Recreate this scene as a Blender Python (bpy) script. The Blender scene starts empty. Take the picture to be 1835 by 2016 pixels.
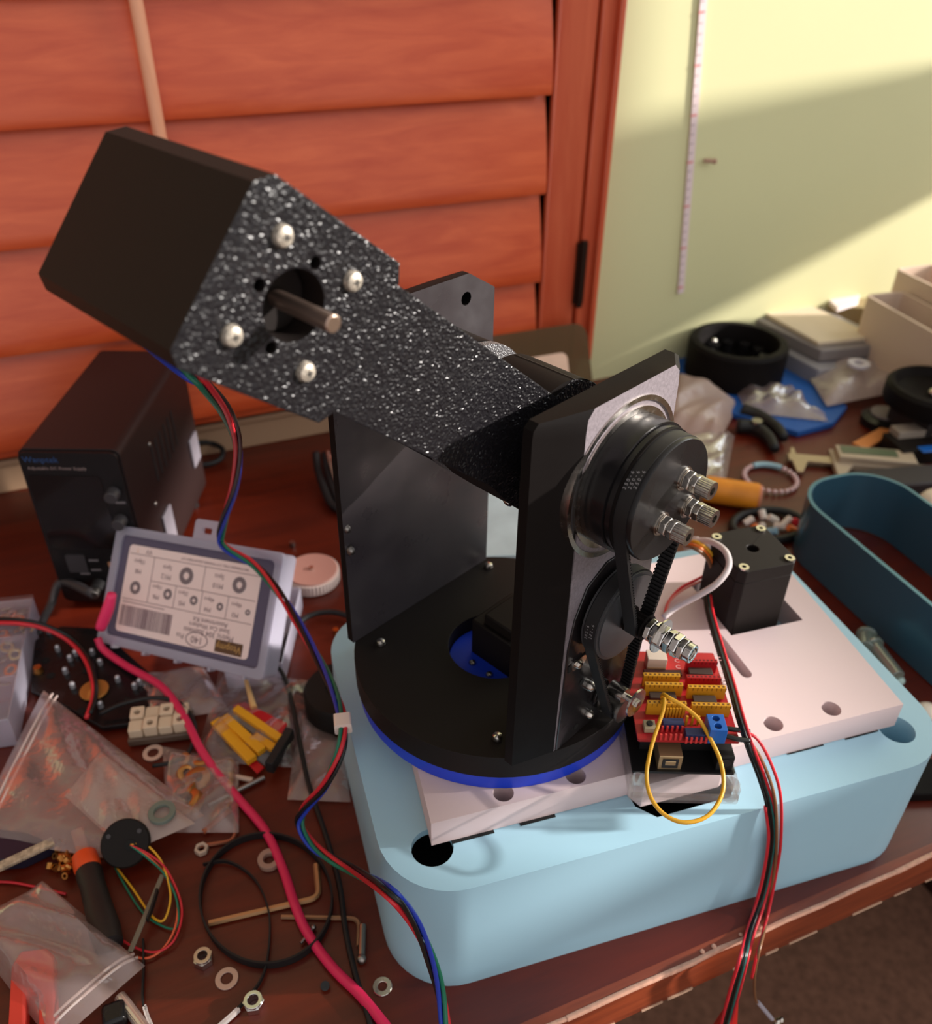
import bpy, bmesh, math, random
from mathutils import Vector, Matrix
from mathutils.geometry import tessellate_polygon
random.seed(7)
C = bpy.context.scene.collection
PI = math.pi
def V(*a): return Vector(a)

# ---------------------------------------------------------------- camera model
F = 1720.0; CX = 917.5; CY = 1008.0; H = 0.5
PITCH, ROLL, YAW, DEL = [math.radians(a) for a in (35.03, 0.77, 22.86, -5.55)]
_h = V(math.sin(YAW), math.cos(YAW), 0); _r0 = V(math.cos(YAW), -math.sin(YAW), 0)
FW = _h*math.cos(PITCH) + V(0, 0, -math.sin(PITCH)); _up = _r0.cross(FW)
RT = _r0*math.cos(ROLL) + _up*math.sin(ROLL); UP = RT.cross(FW)
CAM = V(0, 0, H)
def ray(x, y): return RT*((x-CX)/F) - UP*((y-CY)/F) + FW
def P(x, y, z=0.0):                       # where the sight line through (x, y) meets the level z
    d = ray(x, y); return CAM + d*((z-H)/d.z)
def PY(x, y, Y):
    d = ray(x, y); return CAM + d*(Y/d.y)
def PN(x, y, o, n):                       # ... meets the plane through o with normal n
    d = ray(x, y); return CAM + d*((o-CAM).dot(n)/d.dot(n))
A_ = V(math.cos(DEL), math.sin(DEL), 0); B_ = V(-math.sin(DEL), math.cos(DEL), 0); Z_ = V(0, 0, 1)
X_ = V(1, 0, 0); Y_ = V(0, 1, 0)
def AB(a, b, z=0.0): return A_*a + B_*b + Z_*z
TH = math.radians(23.0)
E_ = V(math.cos(TH), math.sin(TH), 0); N_ = V(math.sin(TH), -math.cos(TH), 0)
def SZ(s, z, m): return (E_*s + N_*m + Z_*z)*0.5     # robot frame: s along brackets, m along pivot axis
def dirv(deg): a = math.radians(deg); return V(math.cos(a), math.sin(a), 0)

# ---------------------------------------------------------------- materials
def lin(c):
    return tuple(((x/255)/12.92 if x/255 <= 0.04045 else ((x/255+0.055)/1.055)**2.4) for x in c) + (1,)
MATS = {}
def mat(name, rgb, rough=0.5, metal=0.0, spec=0.5, coat=0.0, noise=None, bump=None, trans=0.0, ior=1.45, stretch=(1, 1, 1), rough_noise=None, alpha=1.0, emit=None, sheen=0):
    """noise=(scale, amount) colour variation; bump=(kind, scale, strength, dist)"""
    if name in MATS: return MATS[name]
    m = bpy.data.materials.new(name); m.use_nodes = True
    nt = m.node_tree; b = nt.nodes['Principled BSDF']; L = nt.links
    col = lin(rgb)
    b.inputs['Base Color'].default_value = col
    b.inputs['Roughness'].default_value = rough
    b.inputs['Metallic'].default_value = metal
    b.inputs['Specular IOR Level'].default_value = spec
    b.inputs['Coat Weight'].default_value = coat
    b.inputs['Coat Roughness'].default_value = 0.12
    b.inputs['Transmission Weight'].default_value = trans
    b.inputs['IOR'].default_value = ior
    b.inputs['Alpha'].default_value = alpha
    if emit: b.inputs['Emission Color'].default_value = lin(emit[0]); b.inputs['Emission Strength'].default_value = emit[1]
    tc = nt.nodes.new('ShaderNodeTexCoord'); mp = nt.nodes.new('ShaderNodeMapping')
    mp.inputs['Scale'].default_value = stretch
    L.new(tc.outputs['Object'], mp.inputs['Vector'])
    if noise:
        n = nt.nodes.new('ShaderNodeTexNoise'); n.inputs['Scale'].default_value = noise[0]; n.inputs['Detail'].default_value = 5
        L.new(mp.outputs[0], n.inputs['Vector'])
        r = nt.nodes.new('ShaderNodeValToRGB')
        a = noise[1]
        r.color_ramp.elements[0].position = 0.3; r.color_ramp.elements[1].position = 0.7
        r.color_ramp.elements[0].color = tuple(max(0, c*(1-a)) for c in col[:3]) + (1,)
        r.color_ramp.elements[1].color = tuple(min(1, c*(1+a)) for c in col[:3]) + (1,)
        L.new(n.outputs['Fac'], r.inputs['Fac']); L.new(r.outputs[0], b.inputs['Base Color'])
    if rough_noise:
        n = nt.nodes.new('ShaderNodeTexNoise'); n.inputs['Scale'].default_value = rough_noise[0]; n.inputs['Detail'].default_value = 6
        L.new(mp.outputs[0], n.inputs['Vector'])
        r = nt.nodes.new('ShaderNodeMapRange'); r.inputs['From Min'].default_value = .3; r.inputs['From Max'].default_value = .7
        r.inputs['To Min'].default_value = rough_noise[1]; r.inputs['To Max'].default_value = rough_noise[2]
        L.new(n.outputs['Fac'], r.inputs['Value']); L.new(r.outputs[0], b.inputs['Roughness'])
    if bump:
        kind, sc, st, dist = bump
        if kind == 'voronoi':
            n = nt.nodes.new('ShaderNodeTexVoronoi'); n.inputs['Scale'].default_value = sc; out = n.outputs['Distance']
        elif kind == 'wave':
            n = nt.nodes.new('ShaderNodeTexWave'); n.inputs['Scale'].default_value = sc; n.bands_direction = 'Z'; n.inputs['Distortion'].default_value = .3; out = n.outputs['Fac']
        else:
            n = nt.nodes.new('ShaderNodeTexNoise'); n.inputs['Scale'].default_value = sc; n.inputs['Detail'].default_value = 4; out = n.outputs['Fac']
        L.new(mp.outputs[0], n.inputs['Vector'])
        bp = nt.nodes.new('ShaderNodeBump'); bp.inputs['Strength'].default_value = st; bp.inputs['Distance'].default_value = dist
        L.new(out, bp.inputs['Height']); L.new(bp.outputs[0], b.inputs['Normal'])
    MATS[name] = m; return m

def film(name, tint=(225, 215, 210), opac=0.25, gloss=0.22, rough=0.18, scale=60, bump=0.6, fres=.5):
    """thin clear plastic film: see-through, slightly milky, crinkled highlights"""
    if name in MATS: return MATS[name]
    m = bpy.data.materials.new(name); m.use_nodes = True
    nt = m.node_tree; L = nt.links
    for n in list(nt.nodes): nt.nodes.remove(n)
    o = nt.nodes.new('ShaderNodeOutputMaterial')
    tr = nt.nodes.new('ShaderNodeBsdfTransparent'); tr.inputs[0].default_value = (.96, .95, .94, 1)
    df = nt.nodes.new('ShaderNodeBsdfDiffuse'); df.inputs[0].default_value = lin(tint)
    tl = nt.nodes.new('ShaderNodeBsdfTranslucent'); tl.inputs[0].default_value = lin(tint)
    ad = nt.nodes.new('ShaderNodeMixShader'); ad.inputs[0].default_value = .4
    L.new(df.outputs[0], ad.inputs[1]); L.new(tl.outputs[0], ad.inputs[2])
    gl = nt.nodes.new('ShaderNodeBsdfGlossy'); gl.inputs['Roughness'].default_value = rough
    tc = nt.nodes.new('ShaderNodeTexCoord'); ns = nt.nodes.new('ShaderNodeTexNoise'); ns.inputs['Scale'].default_value = scale; ns.inputs['Detail'].default_value = 3
    L.new(tc.outputs['Object'], ns.inputs['Vector'])
    bp = nt.nodes.new('ShaderNodeBump'); bp.inputs['Strength'].default_value = bump; bp.inputs['Distance'].default_value = .004
    L.new(ns.outputs['Fac'], bp.inputs['Height']); L.new(bp.outputs[0], gl.inputs['Normal'])
    m1 = nt.nodes.new('ShaderNodeMixShader'); m1.inputs[0].default_value = opac
    L.new(tr.outputs[0], m1.inputs[1]); L.new(ad.outputs[0], m1.inputs[2])
    fr = nt.nodes.new('ShaderNodeLayerWeight'); fr.inputs[0].default_value = .25
    L.new(bp.outputs[0], fr.inputs['Normal'])
    mu = nt.nodes.new('ShaderNodeMath'); mu.operation = 'MULTIPLY_ADD'; mu.inputs[1].default_value = fres; mu.inputs[2].default_value = gloss*.4
    L.new(fr.outputs['Fresnel'], mu.inputs[0])
    m2 = nt.nodes.new('ShaderNodeMixShader'); L.new(mu.outputs[0], m2.inputs[0])
    L.new(m1.outputs[0], m2.inputs[1]); L.new(gl.outputs[0], m2.inputs[2]); L.new(m2.outputs[0], o.inputs[0])
    MATS[name] = m; return m

def wood(name, c1, c2, rough, coat, stretch, scale=6.0, dark=None, bump=.05):
    if name in MATS: return MATS[name]
    m = bpy.data.materials.new(name); m.use_nodes = True
    nt = m.node_tree; b = nt.nodes['Principled BSDF']; L = nt.links
    tc = nt.nodes.new('ShaderNodeTexCoord'); mp = nt.nodes.new('ShaderNodeMapping'); mp.inputs['Scale'].default_value = stretch
    L.new(tc.outputs['Object'], mp.inputs['Vector'])
    n1 = nt.nodes.new('ShaderNodeTexNoise'); n1.inputs['Scale'].default_value = scale; n1.inputs['Detail'].default_value = 8; n1.inputs['Roughness'].default_value = .6; n1.inputs['Distortion'].default_value = .6
    L.new(mp.outputs[0], n1.inputs['Vector'])
    r = nt.nodes.new('ShaderNodeValToRGB'); r.color_ramp.elements[0].position = .3; r.color_ramp.elements[1].position = .72
    r.color_ramp.elements[0].color = lin(c1); r.color_ramp.elements[1].color = lin(c2)
    L.new(n1.outputs['Fac'], r.inputs[0]); L.new(r.outputs[0], b.inputs['Base Color'])
    b.inputs['Roughness'].default_value = rough; b.inputs['Coat Weight'].default_value = coat; b.inputs['Coat Roughness'].default_value = .2
    n2 = nt.nodes.new('ShaderNodeTexNoise'); n2.inputs['Scale'].default_value = scale*8; L.new(mp.outputs[0], n2.inputs['Vector'])
    bp = nt.nodes.new('ShaderNodeBump'); bp.inputs['Strength'].default_value = bump; bp.inputs['Distance'].default_value = .001
    L.new(n2.outputs['Fac'], bp.inputs['Height']); L.new(bp.outputs[0], b.inputs['Normal'])
    MATS[name] = m; return m

BLK = mat('black_print', (19, 15, 14), .55, spec=.12, bump=('noise', 900, .06, .0004), rough_noise=(40, .5, .65))
BLKG = mat('black_gloss', (22, 20, 21), .25, spec=.4, rough_noise=(60, .16, .4))
BLKM = mat('black_matte', (24, 18, 16), .6, spec=.25)
SPARK = mat('textured_black', (22, 20, 23), .34, spec=.42)
BED_SUN = mat('sunlit_bed_black', (122, 113, 118), .5, spec=.7, bump=('noise', 1500, .35, .0003), noise=(700, .18))  # black print paled so the right upright's outer face looks sunlit
RUB = mat('black_rubber', (22, 20, 21), .55)
STEEL = mat('bright_steel', (205, 198, 190), .22, metal=1.0, rough_noise=(300, .14, .3))
DSTEEL = mat('dull_steel', (150, 145, 140), .35, metal=1.0)
BRASS = mat('brass', (200, 140, 75), .3, metal=1.0)
CHROME = mat('chrome', (225, 222, 220), .1, metal=1.0)
TEAL = mat('teal_print', (162, 202, 220), .42, noise=(8, .03), bump=('wave', 900, .03, .0003))
PINKW = mat('pale_print', (212, 190, 190), .55, noise=(10, .02))
BLUE = mat('blue_print', (28, 62, 200), .38)
NAVY = mat('blue_flat', (26, 84, 160), .5)
WHITEP = mat('white_plastic', (228, 216, 208), .4)
CREAM = mat('cream_board', (206, 188, 162), .75, noise=(12, .05))
REDP = mat('red_plastic', (190, 24, 32), .4)
YELP = mat('yellow_plastic', (226, 160, 30), .4)
BLUP = mat('blue_plastic', (28, 98, 185), .35)
GREY = mat('grey_plastic', (120, 118, 118), .45)
DGREY = mat('dark_grey_plastic', (58, 52, 54), .45)
W_RED = mat('wire_red', (205, 40, 52), .35); W_BLK = mat('wire_black', (18, 20, 20), .35)
W_GRN = mat('wire_green', (26, 110, 84), .35); W_BLU = mat('wire_blue', (34, 60, 170), .35)
W_YEL = mat('wire_yellow', (228, 168, 40), .35); W_WHT = mat('wire_white', (212, 200, 200), .4)
W_ORG = mat('wire_orange', (222, 110, 40), .4); W_BRN = mat('wire_brown', (122, 84, 56), .4)
W_PNK = mat('lead_pink', (214, 38, 84), .4)
CLEAR = film('clear_acrylic', (235, 230, 232), .08, .12, .06, 20, .1, .35)
BAG = film('bag_film', (222, 196, 190), .34, .12, .24, 45, .9, .35)
BAGC = film('bag_film_clear', (226, 204, 196), .10, .15, .2, 45, .8, .3)
BAGM = film('bag_film_milky', (222, 200, 192), .62, .10, .3, 70, .8, .2)
BAGP = film('bag_paper', (222, 194, 182), .8, .04, .4, 70, .5, .1)
CASEP = film('case_plastic', (218, 214, 232), .55, .2, .12, 30, .15, .4)

# ---------------------------------------------------------------- mesh builder
_txt = {}
def text_mesh(s):
    if s in _txt: return _txt[s]
    cu = bpy.data.curves.new('t', 'FONT'); cu.body = s; cu.size = 1; cu.resolution_u = 2
    cu.align_x = 'CENTER'; cu.align_y = 'CENTER'
    o = bpy.data.objects.new('t', cu); C.objects.link(o)
    dg = bpy.context.evaluated_depsgraph_get(); me = o.evaluated_get(dg).to_mesh()
    r = ([v.co.copy() for v in me.vertices], [tuple(p.vertices) for p in me.polygons])
    o.evaluated_get(dg).to_mesh_clear(); bpy.data.objects.remove(o); bpy.data.curves.remove(cu)
    _txt[s] = r; return r
def frame(n, hint=None):
    n = n.normalized(); h = hint or (Z_ if abs(n.z) < .9 else X_)
    x = h.cross(n).normalized(); return x, n.cross(x), n
def smooth_path(pts, k=6, closed=False):
    n = len(pts); out = []
    if n < 3: return list(pts)
    rng = n if closed else n-1
    for i in range(rng):
        p0 = pts[(i-1) % n] if closed or i > 0 else pts[0]*2-pts[1]
        p1 = pts[i]; p2 = pts[(i+1) % n]
        p3 = pts[(i+2) % n] if closed or i+2 < n else pts[-1]*2-pts[-2]
        for j in range(k):
            t = j/k
            out.append(.5*((2*p1)+(p2-p0)*t+(2*p0-5*p1+4*p2-p3)*t*t+(3*p1-p0-3*p2+p3)*t**3))
    if not closed: out.append(pts[-1])
    return out
def rrect(x0, y0, x1, y1, r, n=6):
    out = []
    for cx, cy, a in ((x1-r, y1-r, 0), (x0+r, y1-r, 90), (x0+r, y0+r, 180), (x1-r, y0+r, 270)):
        for i in range(n+1):
            t = math.radians(a+90*i/n); out.append((cx+r*math.cos(t), cy+r*math.sin(t)))
    return out
def circle(cx, cy, r, n=28): return [(cx+r*math.cos(2*PI*i/n), cy+r*math.sin(2*PI*i/n)) for i in range(n)]
def ngon(cx, cy, r, n=6, a0=0.0): return [(cx+r*math.cos(a0+2*PI*i/n), cy+r*math.sin(a0+2*PI*i/n)) for i in range(n)]

class MB:
    def __init__(s): s.v = []; s.f = []; s.m = []
    def add(s, vs, fs, mi=0):
        o = len(s.v); s.v += [Vector(v) for v in vs]
        for f in fs: s.f.append([i+o for i in f]); s.m.append(mi)
        return s
    def box(s, c, sx, sy, sz, ex=X_, ey=Y_, ez=Z_, mi=0):       # centre, full sizes
        vs = [c+ex*(sx/2*i)+ey*(sy/2*j)+ez*(sz/2*k) for i in (-1, 1) for j in (-1, 1) for k in (-1, 1)]
        return s.add(vs, [(0, 1, 3, 2), (4, 6, 7, 5), (0, 4, 5, 1), (2, 3, 7, 6), (0, 2, 6, 4), (1, 5, 7, 3)], mi)
    def prism(s, outer, h0, h1, o=V(0, 0, 0), ex=X_, ey=Y_, ez=Z_, holes=(), mi=0, mtop=None):
        loops = [list(outer)]+[list(h) for h in holes]
        flat = [p for l in loops for p in l]; n = len(flat)
        W = lambda p, h: o+ex*p[0]+ey*p[1]+ez*h
        vs = [W(p, h0) for p in flat]+[W(p, h1) for p in flat]
        tri = tessellate_polygon([[Vector((p[0], p[1], 0)) for p in l] for l in loops])
        s.add(vs, [], mi); b = len(s.v)-2*n
        for t in tri:
            s.f.append([b+i for i in t]); s.m.append(mi)
            s.f.append([b+n+i for i in t]); s.m.append(mi if mtop is None else mtop)
        k = 0
        for l in loops:
            q = len(l)
            for i in range(q):
                j = (i+1) % q
                s.f.append([b+k+i, b+k+j, b+n+k+j, b+n+k+i]); s.m.append(mi)
            k += q
        return s
    def lathe(s, prof, o, ax, n=32, mi=0, closed=False):         # prof [(r, h)]
        x, y, z = frame(ax); vs = []; fs = []; k = len(prof)
        for i in range(n):
            a = 2*PI*i/n; d = x*math.cos(a)+y*math.sin(a)
            for r, h in prof: vs.append(o+d*r+z*h)
        for i in range(n):
            j = (i+1) % n
            for q in range(k if closed else k-1):
                w = (q+1) % k
                fs.append((i*k+q, j*k+q, j*k+w, i*k+w))
        if not closed:
            if prof[0][0] > 1e-6: fs.append([i*k for i in range(n)])
            if prof[-1][0] > 1e-6: fs.append([i*k+k-1 for i in reversed(range(n))])
        return s.add(vs, fs, mi)
    def cyl(s, p, q, r, n=24, mi=0, r2=None):
        d = q-p; return s.lathe([(r, 0), (r if r2 is None else r2, d.length)], p, d, n, mi)
    def ring(s, o, ax, ro, ri, h, n=32, mi=0):
        return s.lathe([(ri, 0), (ro, 0), (ro, h), (ri, h)], o, ax, n, mi, True)
    def hexn(s, o, ax, rad, h, hole=0, a0=0., mi=0):
        x, y, z = frame(ax)
        return s.prism(ngon(0, 0, rad, 6, a0), 0, h, o, x, y, z, [circle(0, 0, hole, 14)] if hole else (), mi)
    def tube(s, pts, r, n=8, closed=False, mi=0, cap=True):
        k = len(pts); vs = []; fs = []; prev = None
        for i, p in enumerate(pts):
            t = (pts[(i+1) % k]-pts[i-1]) if closed else (pts[min(i+1, k-1)]-pts[max(i-1, 0)])
            if t.length < 1e-9: t = V(0, 0, 1)
            t.normalize()
            if prev is None: x = frame(t)[0]
            else:
                x = prev-t*prev.dot(t)
                if x.length < 1e-6: x = frame(t)[0]
                x.normalize()
            prev = x; y = t.cross(x); rr = r(i/(k-1)) if callable(r) else r
            for j in range(n):
                a = 2*PI*j/n; vs.append(p+x*(rr*math.cos(a))+y*(rr*math.sin(a)))
        for i in range(k if closed else k-1):
            i2 = (i+1) % k
            for j in range(n):
                j2 = (j+1) % n; fs.append((i*n+j, i*n+j2, i2*n+j2, i2*n+j))
        if not closed and cap: fs += [list(range(n)), [(k-1)*n+j for j in range(n)]]
        return s.add(vs, fs, mi)
    def strip(s, pts, wdir, w, th, mi=0, closed=False):          # flat band along a path
        k = len(pts); vs = []; fs = []
        for i, p in enumerate(pts):
            t = (pts[(i+1) % k]-pts[i-1]) if closed else (pts[min(i+1, k-1)]-pts[max(i-1, 0)])
            wd = wdir(i/(k-1)) if callable(wdir) else wdir
            nn = t.cross(wd).normalized()
            for a, b in ((-1, -1), (1, -1), (1, 1), (-1, 1)): vs.append(p+wd*(w/2*a)+nn*(th/2*b))
        for i in range(k if closed else k-1):
            i2 = (i+1) % k
            for j in range(4):
                j2 = (j+1) % 4; fs.append((i*4+j, i*4+j2, i2*4+j2, i2*4+j))
        if not closed: fs += [[0, 1, 2, 3], [(k-1)*4+j for j in range(4)]]
        return s.add(vs, fs, mi)
    def sphere(s, c, r, n=10, mi=0, sq=1.0):
        return s.lathe([(max(1e-7, r*math.sin(PI*i/n)), -r*sq*math.cos(PI*i/n)) for i in range(n+1)], c, Z_, n*2, mi)
    def grid(s, fn, nu, nv, mi=0):
        vs = [fn(i/nu, j/nv) for i in range(nu+1) for j in range(nv+1)]
        return s.add(vs, [(i*(nv+1)+j, (i+1)*(nv+1)+j, (i+1)*(nv+1)+j+1, i*(nv+1)+j+1) for i in range(nu) for j in range(nv)], mi)
    def text(s, t, o, ex, ey, size, mi=0, sx=1.0):
        vs, fs = text_mesh(t)
        return s.add([o+ex*(v.x*size*sx)+ey*(v.y*size) for v in vs], fs, mi)
    def build(s, name, ms, parent=None, smooth=35, bevel=0, seg=2, solid=0, fix=True, subd=0):
        me = bpy.data.meshes.new(name)
        if parent is not None: o0 = parent['_o']; o0 = Vector(o0)
        else:
            lo = [min(v[i] for v in s.v) for i in range(3)]; hi = [max(v[i] for v in s.v) for i in range(3)]
            o0 = V((lo[0]+hi[0])/2, (lo[1]+hi[1])/2, lo[2])
        me.from_pydata([tuple(v-o0) for v in s.v], [], s.f)
        ms = ms if isinstance(ms, (list, tuple)) else [ms]
        for m in ms: me.materials.append(m)
        me.polygons.foreach_set('material_index', s.m)
        if fix:
            bm = bmesh.new(); bm.from_mesh(me); bmesh.ops.recalc_face_normals(bm, faces=bm.faces); bm.to_mesh(me); bm.free()
        if smooth:
            me.polygons.foreach_set('use_smooth', [True]*len(me.polygons))
            if smooth < 180: me.set_sharp_from_angle(angle=math.radians(smooth))
        me.update()
        o = bpy.data.objects.new(name, me); C.objects.link(o)
        if parent is not None:
            o.parent = parent; o['_o'] = tuple(o0)
        else: o.location = o0; o['_o'] = tuple(o0)
        if solid:
            q = o.modifiers.new('solid', 'SOLIDIFY'); q.thickness = solid; q.offset = 0
        if bevel:
            q = o.modifiers.new('bevel', 'BEVEL'); q.width = bevel; q.segments = seg; q.limit_method = 'ANGLE'; q.angle_limit = math.radians(40)
        if subd:
            q = o.modifiers.new('sub', 'SUBSURF'); q.levels = subd; q.render_levels = subd
        return o
def thing(name, label, cat, loc, group=None):
    o = bpy.data.objects.new(name, None); C.objects.link(o); o.location = loc; o['_o'] = tuple(loc)
    o.empty_display_size = .01
    return tag(o, label, cat, group)
def tag(o, label=None, cat=None, group=None, kind=None):
    if label: o['label'] = label
    if cat: o['category'] = cat
    if group: o['group'] = group
    if kind: o['kind'] = kind
    return o
def struct(o): o['kind'] = 'structure'; return o

# sub-part note: build(parent=part) works because every built part stores its own world origin in '_o'
# ---------------------------------------------------------------- camera, light
cd = bpy.data.cameras.new('camera'); cam = bpy.data.objects.new('camera', cd); C.objects.link(cam)
cam.matrix_world = Matrix(((RT.x, UP.x, -FW.x, 0), (RT.y, UP.y, -FW.y, 0), (RT.z, UP.z, -FW.z, H), (0, 0, 0, 1)))
cd.sensor_fit = 'HORIZONTAL'; cd.sensor_width = 36.0; cd.lens = 36.0*F/1835.0
cd.clip_start = .01; cd.clip_end = 50
cd.dof.use_dof = True; cd.dof.focus_distance = .405; cd.dof.aperture_fstop = 36.0*F/1835.0/3.3
sc = bpy.context.scene; sc.camera = cam
sc.view_settings.view_transform = 'Standard'; sc.view_settings.look = 'None'; sc.view_settings.gamma = 1; sc.view_settings.use_curve_mapping = False
sc.view_settings.exposure = 0.0
wd = bpy.data.worlds.new('room_air'); sc.world = wd; wd.use_nodes = True
nt = wd.node_tree; bg = nt.nodes['Background']
tc = nt.nodes.new('ShaderNodeTexCoord'); sx = nt.nodes.new('ShaderNodeSeparateXYZ'); nt.links.new(tc.outputs['Generated'], sx.inputs[0])
rp = nt.nodes.new('ShaderNodeValToRGB'); pass       # added fill: ambient brighter to the right, most of all behind the camera
ad_ = nt.nodes.new('ShaderNodeMath'); ad_.operation = 'MULTIPLY_ADD'; ad_.inputs[1].default_value = .42; ad_.inputs[2].default_value = .5
sy_ = nt.nodes.new('ShaderNodeMath'); sy_.operation = 'SUBTRACT'; nt.links.new(sx.outputs['X'], sy_.inputs[0]); nt.links.new(sx.outputs['Y'], sy_.inputs[1])
sc_ = nt.nodes.new('ShaderNodeMath'); sc_.operation = 'MULTIPLY'; sc_.inputs[1].default_value = .5; nt.links.new(sx.outputs['X'], sc_.inputs[0]); nt.links.new(sc_.outputs[0], sy_.inputs[0])
ad_.inputs[1].default_value = .45
nt.links.new(sy_.outputs[0], ad_.inputs[0]); nt.links.new(ad_.outputs[0], rp.inputs[0])
rp.color_ramp.elements[0].position = .2; rp.color_ramp.elements[0].color = (.16, .12, .10, 1)
rp.color_ramp.elements[1].position = .95; rp.color_ramp.elements[1].color = (1.06, 1.03, 1.03, 1)
nt.links.new(rp.outputs[0], bg.inputs[0]); bg.inputs[1].default_value = 1.0
SUNDIR = V(-.955, .34, -.35).normalized()
sl = bpy.data.lights.new('low_sun', 'SUN'); sl.energy = 8.8; sl.angle = math.radians(2.0); sl.color = (1.0, .93, .86)
so = bpy.data.objects.new('low_sun', sl); C.objects.link(so); so.location = (3, -.6, 1.5)
so.rotation_euler = SUNDIR.to_track_quat('-Z', 'Y').to_euler()
al = bpy.data.lights.new('window_sky', 'AREA'); al.shape = 'RECTANGLE'; al.size = 1.5; al.size_y = 1.0; al.energy = 24; al.color = (.86, .94, 1.0)
ao = bpy.data.objects.new('window_sky', al); C.objects.link(ao); ao.location = (1.62, .05, .75)
ao.rotation_euler = V(-1, .0, -.12).to_track_quat('-Z', 'Y').to_euler()

# ---------------------------------------------------------------- the room
WY = .869; XR = 1.5
GREENW = mat('green_paint', (208, 205, 158), .75, noise=(2.5, .04), bump=('noise', 260, .08, .0006))
SHUT = wood('shutter_wood', (196, 70, 30), (224, 100, 54), .36, .12, (2.2, 9, 14), 5.0)
SHUTF = wood('shutter_frame_wood', (188, 72, 40), (210, 98, 62), .36, .2, (14, 9, 1.6), 5.0)
DESK = wood('desk_wood', (72, 17, 5), (100, 29, 9), .36, .10, (2.0, 16, 16), 4.0)
MOLD = wood('molding_wood', (104, 40, 18), (142, 62, 30), .45, .2, (3, 30, 30), 5.0)
CARP = mat('carpet', (138, 98, 80), .95, noise=(90, .25), bump=('noise', 900, .5, .002))
BEIGE = mat('beige_paint', (176, 142, 112), .6)

b = MB(); b.box(V(.2, WY+.05, .55), 3.2, .1, 2.6); struct(b.build('wall_back', GREENW, smooth=0))
b = MB(); b.box(V(.3, -.6, -.765), 5.0, 3.1, .05); struct(b.build('floor', CARP, smooth=0))
# wall on the right (outside the picture) with the window the daylight enters by
W = MB()
def wr(y0, y1, z0, z1): W.box(V(XR+.05, (y0+y1)/2, (z0+z1)/2), .1, y1-y0, z1-z0)
wr(-1.9, .92, -.74, .16); wr(-1.9, .92, 1.25, 1.85); wr(-1.9, -.75, .16, 1.25); wr(.86, .92, .16, 1.25)
struct(W.build('wall_right', GREENW, smooth=0))
# unseen blocker added in that window; outline and gaps shape the sun patches
W = MB()
pr = [(-.75, .16), (.5, .16), (.5, .366), (.86, .366), (.86, .50), (.68, .536), (.515, .667), (.505, 1.25), (.22, 1.25), (.215, .735), (-.2, .765), (-.75, .765)]
W.prism(pr, 0, .04, V(XR, 0, 0), Y_, Z_, X_, [[(-.32, .44), (-.245, .44), (-.245, .50), (-.32, .50)], [(-.288, .535), (.30, .535), (.30, .62), (-.288, .62)]])
struct(W.build('sun_blocker', BEIGE, smooth=0))
# beige strip under the shutter
b = MB(); b.box(V(-.1, WY-.004, .018), 1.22, .008, .036); b.box(V(-.1, WY-.007, .036), 1.22, .014, .006)
struct(b.build('trim_1', BEIGE, smooth=0, bevel=.0015))
# shutter frame fixed to the wall
b = MB(); b.box(V(.4985, WY-.016, .5), .021, .032, .9); b.box(V(.5065, WY-.02, .5), .007, .04, .9)
struct(b.build('trim_2', SHUTF, smooth=0, bevel=.002))
# the shutter leaf
t = thing('window_shutter', 'reddish orange wooden louvered shutter closed across the window behind the desk', 'shutter', (.0, WY-.02, .045))
b = MB(); b.box(V(.4635, WY-.015, .49), .046, .026, .89); b.box(V(.4425, WY-.015, .5), .004, .034, .86); b.build('stile', SHUTF, t, bevel=.0025)
b = MB(); b.box(V(-.09, WY-.015, .0585), 1.06, .024, .022); b.build('bottom_rail', SHUT, t, bevel=.003)
PV = .0945; Z0 = .074
for i in range(9):
    zc = Z0+PV*(i+.5)-.006
    b = MB(); ang = math.radians(79)
    d = V(0, math.cos(ang), math.sin(ang)); nn = V(0, -math.sin(ang), math.cos(ang))
    c = V(-.082, WY-.026, zc); pr = []
    for k in range(18):
        a = 2*PI*k/18; pr.append((.0555*math.cos(a), .0052*math.sin(a)))
    b.prism(pr, -.52, .518, c, d, nn, X_)
    b.build('louver', SHUT, t, smooth=60)
b = MB(); b.tube([V(.0625, WY-.046, .24), V(.0625, WY-.046, .95)], .0056, 12); b.build('tilt_rod', wood('rod_wood', (230, 156, 118), (244, 176, 138), .45, .1, (20, 20, 3)), t)
b = MB(); b.cyl(V(.489, WY-.034, .118), V(.489, WY-.034, .194), .0038, 12); b.box(V(.489, WY-.031, .156), .012, .004, .07); b.build('hinge', mat('bronze', (52, 36, 28), .4, metal=.7), t)

# white marked strip hanging on the wall
p0 = PY(1385, 0, WY-.002); p1 = PY(1340, 577, WY-.002); d = (p0-p1).normalized(); w = d.cross(Y_).normalized()
t = thing('measuring_strip', 'narrow white strip with red marks hanging on the green wall', 'ruler', p1)
b = MB(); L = (p0-p1).length+.3
b.box(p1+d*(L/2)+V(0, 0, 0), .0085, .0016, L, w, Y_, d)
for k in range(60):
    z = .008+k*.01
    b.box(p1+d*z+V(0, -.0009, 0)+w*.0015, .0045 if k % 5 else .0075, .0004, .0009 if k % 5 else .002, w, Y_, d, mi=1 if k % 5 else 2)
b.build('strip', [mat('strip_white', (226, 206, 206), .5), mat('strip_ink', (150, 130, 132), .6), mat('strip_red', (214, 120, 118), .6)], t, smooth=0)
b = MB(); q = PY(1386, 316, WY-.004); b.cyl(q, q+V(.012, -.004, -.001), .0022, 8); b.sphere(q+V(.012, -.004, -.001), .003, 6)
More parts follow.
